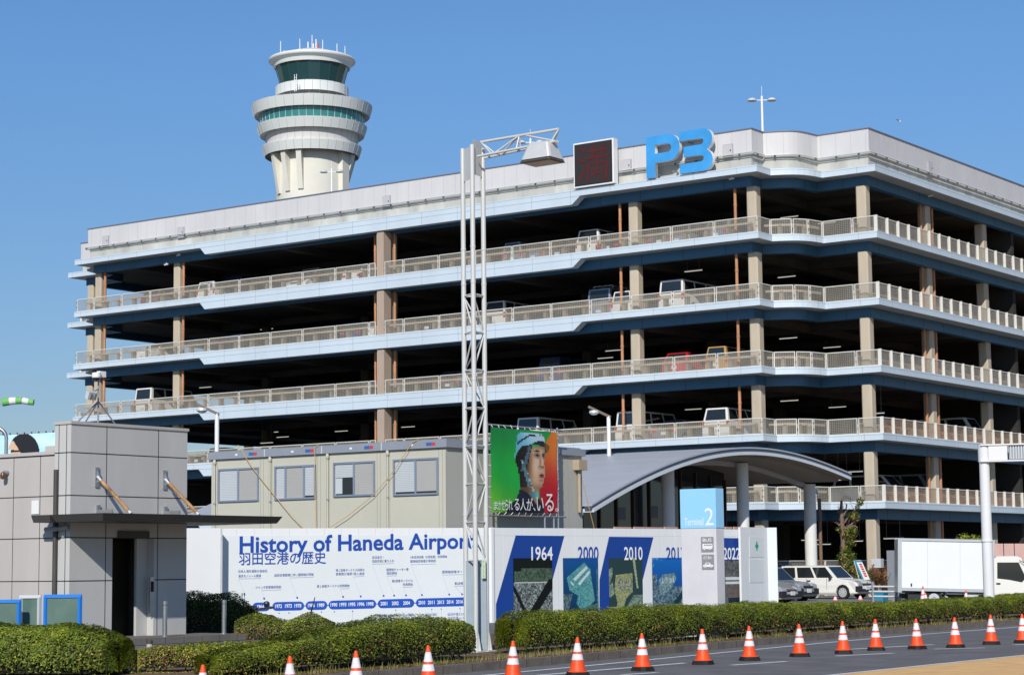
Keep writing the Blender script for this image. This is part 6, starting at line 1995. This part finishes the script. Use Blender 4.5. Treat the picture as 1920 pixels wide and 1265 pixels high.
# ---- cars on the decks
def deck_car(px, k, Y, kind, paint, label, rear=True, plate=None, rack=False, depth_side=False):
    z = LV[k] - .13
    L = KINDS_[kind][0]
    if depth_side:          # seen along the right facade: parked facing it
        p = onX(px, 900, 1.9)
        make_car('deck_car', kind, paint, label, 'car', (4.2 - .9 - L / 2, p.y, z), 0 if not rear else math.pi, 'cars parked on the decks of the car park', plate=plate)
        return
    p = onY(px, 600, Y)
    make_car('deck_car', kind, paint, label, 'car', (p.x, Y + L / 2, z), math.pi / 2 if rear else -math.pi / 2, 'cars parked on the decks of the car park', plate=plate, rack=rack)
for a_ in ((278, 1, 2.0, 'hatch', 'grey', 'dark grey car on the top railed deck, nearest its left end'),
           (384, 1, 2.0, 'estate', 'white', 'white estate car on the top railed deck just right of the second column'),
           (434, 1, 3.0, 'minivan', 'blue', 'dark blue minivan on the top railed deck beside the white estate car'),
           (552, 1, 2.2, 'minivan', 'white', 'white minivan on the top railed deck with its roof showing above the rail', False),
           (658, 1, 2.2, 'hatch', 'white', 'white hatchback on the top railed deck left of the double column'),
           (690, 1, 2.2, 'sedan', 'grey', 'dark car with bright plate on the top railed deck against the double column'),
           (960, 1, 2.2, 'kei', 'silver', 'small silver car on the top railed deck right behind the lamp mast'),
           (1000, 1, 2.4, 'hatch', 'silver', 'silver hatchback on the top railed deck right of the small silver car'),
           (1046, 1, 2.2, 'sedan', 'grey', 'grey saloon on the top railed deck below the message board'),
           (1102, 1, 2.2, 'minivan', 'white', 'white minivan on the top railed deck below the right edge of the message board'),
           (1140, 1, 2.2, 'sedan', 'black', 'black saloon with pale plate on the top railed deck left of a beige column'),
           (1238, 1, 2.2, 'sedan', 'grey', 'grey saloon with red lamps on the top railed deck below the letter P'),
           (1271, 1, 2.4, 'hatch', 'silver', 'silver hatchback with red lamps on the top railed deck below the sign digit'),
           (1345, 1, 2.2, 'hatch', 'silver', 'silver hatchback near the corner column of the top railed deck'),
           (266, 2, 2.0, 'sedan', 'white', 'white saloon on the second railed deck from the top, nearest its left end'),
           (442, 2, 3.2, 'kei', 'blue', 'small dark blue car on the second railed deck from the top, left half'),
           (655, 2, 2.2, 'hatch', 'blue', 'blue hatchback with bright plate on the second railed deck left of the double column'),
           (704, 2, 2.0, 'sedan', 'white', 'white saloon on the second railed deck against the double column'),
           (800, 2, 2.2, 'hatch', 'black', 'black hatchback on the second railed deck right of the double column'),
           (925, 2, 2.2, 'minivan', 'white', 'white minivan on the second railed deck right behind the lamp mast'),
           (1122, 2, 2.4, 'van', 'silver', 'silver van with ladder rack on the second railed deck', True, None, True),
           (1165, 2, 2.2, 'kei', 'white', 'small white car on the second railed deck left of a beige column'),
           (1258, 2, 2.0, 'van', 'white', 'white van with tall red lamps on the second railed deck'),
           (1026, 3, 2.4, 'minivan', 'blue', 'dark blue minivan with white framed lamps on the third railed deck'),
           (838, 3, 2.2, 'hatch', 'grey', 'grey hatchback on the third railed deck left of the lamp mast'),
           (268, 3, 1.8, 'van', 'white', 'white van with dark rear window at the left end of the third railed deck'),
           (1262, 3, 2.0, 'hatch', 'red', 'bright red hatchback on the third railed deck'),
           (1340, 3, 2.2, 'kei', 'yellow', 'mustard yellow small car on the third railed deck near the corner'),
           (985, 4, 2.0, 'van', 'white', 'white van on the fourth railed deck above the green and red banner'),
           (1172, 4, 2.0, 'van', 'white', 'white van with yellow plate on the fourth railed deck half behind a rusty pipe', True, PLATEY),
           (1240, 4, 2.4, 'sedan', 'silver', 'silver saloon on the fourth railed deck left of the pearl minivan'),
           (1336, 4, 1.9, 'minivan', 'white', 'pearl white minivan on the fourth railed deck, left of the corner column'),
           (370, 4, 2.4, 'sedan', 'black', 'black saloon on the fourth railed deck behind the left office end', False)):
    deck_car(*a_[:6], *(a_[6:] if len(a_) > 6 else ()))
for px, k, kind, paint, lab in ((1668, 5, 'minivan', 'white', 'white minivan on the lowest railed deck just right of the corner column'), (1718, 5, 'van', 'silver', 'tall silver van on the lowest railed deck left of the twin rusty pipes'),
                                (1790, 5, 'sedan', 'silver', 'silver saloon on the lowest railed deck right of the twin rusty pipes'), (1700, 4, 'hatch', 'silver', 'silver hatchback on the fourth railed deck left of the twin rusty pipes'),
                                (1805, 4, 'van', 'white', 'white van on the fourth railed deck right of the twin rusty pipes'), (1690, 3, 'hatch', 'white', 'white hatchback on the third railed deck, right facade'),
                                (1770, 2, 'minivan', 'white', 'white minivan on the second railed deck, right facade')):
    deck_car(px, k, 0, kind, paint, lab, False, None, False, True)

# ================================================================== SMALL THINGS BETWEEN THE CARS AND THE CAR PARK
# mesh fence along the ground storey
MFX = 1.6
fence = thing('mesh_fence', (MFX, -5, .3), 'low white mesh fence along the ground storey behind the parked cars', 'fence')
ya = onX(1372, 1060, MFX).y; zt = onX(1500, 1050, MFX).z
pmf = panel_mesh(1.95, zt - .3, WIRE, False).mesh('mesh_panel')
for i in range(12):
    o = bpy.data.objects.new('mesh_panel', pmf); COL.objects.link(o); o.parent = fence
    o.location = Vector((MFX, ya + i * 2.0, .3)) - LOCS[fence.name]; o.rotation_euler = (0, 0, math.pi / 2)
# white pipe guard rail between estate car and truck
ga, gb_ = dep(1630, 1104, 84), dep(1775, 1106, 80)
gr = thing('guard_rail', (ga.x, ga.y, .3), 'white pipe guard rail between the estate car and the box truck', 'guard rail')
mb = MB()
for z in (.95, .75, .55):
    mb.tube((ga.x, ga.y, .3 + z - .2), (gb_.x, gb_.y, .3 + z - .2), .04, WHITE, 8)
mb.build('rail', gr)
for t_ in (.05, .36, .7, .98):
    p = Vector((ga.x, ga.y, .3)).lerp(Vector((gb_.x, gb_.y, .3)), t_)
    mb = MB(); mb.tube(p, p + Vector((0, 0, .95)), .06, GREYM, 10); mb.build('post', gr)
# leaning banner flag
fa, fb = dep(1601, 1050, 97), dep(1617, 1086, 97)
fl = thing('banner_flag', (fb.x, fb.y, .3), 'leaning white banner flag with red lettering strip and blue edge', 'banner flag')
mb = MB(); rr_ = RIGHT.copy()
mb.extr([fa, fa + rr_ * .36, fb + rr_ * .36, fb], _f * .02, WHITE); mb.build('cloth', fl)
mb = MB(); k1 = _f.normalized() * -.012
FB = mat('flag_blue', (.02, .25, .42), .6, var=.05); FR = mat('flag_red', (.55, .05, .07), .6, var=.05)
mb.add([fa + k1, fa + rr_ * .08 + k1, fb + rr_ * .08 + k1, fb + k1], [(0, 1, 2, 3)], FB); mb.add([fa + k1 * 1.2, fa + rr_ * .36 + k1 * 1.2, fa + rr_ * .37 + (fb - fa) * .08 + k1 * 1.2, fa + (fb - fa) * .08 + k1 * 1.2], [(0, 1, 2, 3)], FB)
for i in range(6):
    u = .16 + i * .12; a = fa + (fb - fa) * u
    mb.add([a + rr_ * .17 + k1, a + rr_ * .30 + k1, a + (fb - fa) * .085 + rr_ * .30 + k1, a + (fb - fa) * .085 + rr_ * .17 + k1], [(0, 1, 2, 3)], FR)
mb.build('print', fl)
mb = MB(); mb.tube((fb.x + .1, fb.y, .3), fa, .015, WHITE, 6); mb.build('pole', fl)
# blue box, ticket machine
p = dep(1650, 1110, 89); bx = thing('blue_crate', (p.x, p.y, .3), 'blue plastic bin beside the guard rail and the brown shrub', 'bin')
mb = MB(); frust(mb, Vector((p.x, p.y, .3)), .22, .2, .27, .24, .40, FB); mb.build('body', bx)
mb = MB(); mb.box((p.x, p.y, .72), (.6, .52, .05), FB); mb.build('lid', bx)
p = dep(1672, 1040, 90); tm = thing('ticket_machine', (p.x, p.y, .3), 'grey gate machine cabinet behind the brown shrub left of the truck', 'gate machine')
mb = MB(); z0_ = p.z + .2; mb.b2((p.x - .1, p.y - .3, .3), (p.x + .42, p.y + .3, z0_), GREYM); mb.build('cabinet', tm)
mb = MB(); mb.b2((p.x - .75, p.y - .5, z0_ - .75), (p.x - .3, p.y - .2, z0_ - .35), WHITEM); mb.build('arm_housing', tm)
mb = MB(); mb.tube((p.x + .38, p.y - .31, z0_ - .2), (p.x + .38, p.y - .33, z0_ - .2), .06, LAMPR, 10); mb.build('signal_lamp', tm)

# ---- ivy clad trimmed tree and shrubs
def leaf_ball(P, N, c, r, n, rg, flat=1.0):
    v = rg.normal(size=(n, 3)); v /= np.linalg.norm(v, axis=1)[:, None]
    k = rg.uniform(.35, 1.0, n) ** .5
    k *= 1 + .25 * np.sin(v[:, 0] * 5 + c[0]) * np.sin(v[:, 2] * 6 + c[1])
    P.append(np.array(c) + v * (k[:, None] * np.array([r, r, r * flat]))); N.append(v)
D_ = 99
def tp_(x, y): return dep(x, y, D_)
base = tp_(1584, 1080)
tree = thing('ivy_tree', (base.x, base.y, .3), 'cut back bare topped tree trunk wrapped in ivy before the car park', 'tree')
BARK = mat('tree_bark', (.20, .14, .11), .9, var=.3, scale=5, bump=.4)
mb = MB()
tr_ = [Vector((base.x, base.y, .3)), tp_(1582, 1040), tp_(1581, 1010), tp_(1579, 980), tp_(1577, 955), tp_(1578, 938)]
for i in range(len(tr_) - 1): mb.tube(tr_[i], tr_[i + 1], .17 - i * .022, BARK, 10, .17 - (i + 1) * .022)
mb.build('trunk', tree)
mb = MB()
for pts in (((1579, 985), (1590, 970), (1601, 962), (1604, 950), (1612, 942)), ((1578, 972), (1585, 960), (1588, 945)), ((1580, 990), (1594, 984), (1604, 976)), ((1578, 965), (1570, 958)), ((1580, 978), (1572, 985)), ((1582, 992), (1600, 985), (1608, 988))):
    q = [tp_(*p) for p in pts]
    for i in range(len(q) - 1): mb.tube(q[i], q[i + 1], .05 - .01 * i, BARK, 6, .04 - .01 * min(i, 3))
    for j in range(7):
        i = random.randrange(len(q) - 1); a = q[i].lerp(q[i + 1], random.random()); e = a + Vector((random.uniform(-.4, .4), random.uniform(-.2, .2), random.uniform(0, .5)))
        mb.tube(a, e, .014, BARK, 4, .006)
mb.build('limbs', tree)
P, N = [], []; rg = np.random.default_rng(21)
for x, y, r, n in ((1589, 1000, .40, 420), (1600, 996, .30, 260), (1592, 1015, .36, 380), (1586, 1030, .33, 380), (1582, 1045, .38, 420), (1596, 1042, .30, 260), (1585, 1060, .50, 600), (1576, 1070, .45, 450), (1596, 1066, .40, 400),
                   (1602, 968, .30, 260), (1594, 966, .2, 120), (1613, 940, .22, 170), (1608, 950, .14, 70), (1572, 992, .16, 90)):
    leaf_ball(P, N, tuple(tp_(x, y)), r * .9, int(n * .62), rg)
leaf_cloud('crown', np.concatenate(P), np.concatenate(N), .075, (.10, .38, .40, .08, .04), tree, seed=22)
def shrub(label, px0, px1, pyt, pyb, dd, w, seed, n=2600, size=.05, nm='shrub'):
    c0, c1 = dep(px0, pyb, dd), dep(px1, pyb, dd)
    t = thing(nm, ((c0.x + c1.x) / 2, (c0.y + c1.y) / 2, .3), label, 'shrub')
    P, N = [], []; rg = np.random.default_rng(seed); h = (pyb - pyt) * dd / FPX
    ww = (c1 - c0).length
    m = max(3, int(ww / .5))
    mb = MB()
    for i in range(m):
        c = c0.lerp(c1, (i + .5) / m)
        leaf_ball(P, N, (c.x, c.y, c.z + h * rg.uniform(.35, .62)), max(.3, ww / m * .8), n // m, rg, h / max(.3, ww / m * .8) * .55)
        for j in range(8):
            mb.tube((c.x, c.y, .3), (c.x + rg.normal(0, .25), c.y + rg.normal(0, .2), c.z + h * rg.uniform(.6, 1.02)), .018, TWIG, 4, .005)
    leaf_cloud('foliage', np.concatenate(P), np.concatenate(N), size, w, t, seed=seed)
    mb.build('twigs', t)
LF_RED = None
shrub('reddish brown twiggy shrub left of the box truck', 1637, 1690, 1058, 1104, 90, (.0, .02, .06, .90, .02), 31, 6500, .045)
shrub('green rounded shrub behind the leaning banner flag', 1606, 1640, 1066, 1100, 99, (.18, .45, .30, .04, .03), 33, 2400, .055)
shrub('young yellow green treetop showing just above the truck box', 1826, 1846, 1002, 1030, 100, (.40, .38, .15, .03, .04), 35, 1000, .07, 'treetop')
shrub('small yellow green treetop showing left of the gantry post above the truck', 1800, 1814, 1001, 1030, 100, (.40, .38, .15, .03, .04), 36, 700, .07, 'treetop')
# slim bollard stub in the low hedge
p = atz(280, 1245, .14); st = thing('concrete_stub', (p.x, p.y, .14), 'short grey concrete stub post in the low yellowish hedge', 'post')
mb = MB(); mb.tube((p.x, p.y, .14), (p.x, p.y, .55), .07, CONC, 10, .06); mb.build('post', st)
mb = MB(); mb.tube((p.x, p.y, .55), (p.x, p.y, .62), .065, DGREY, 10); mb.build('cap', st)
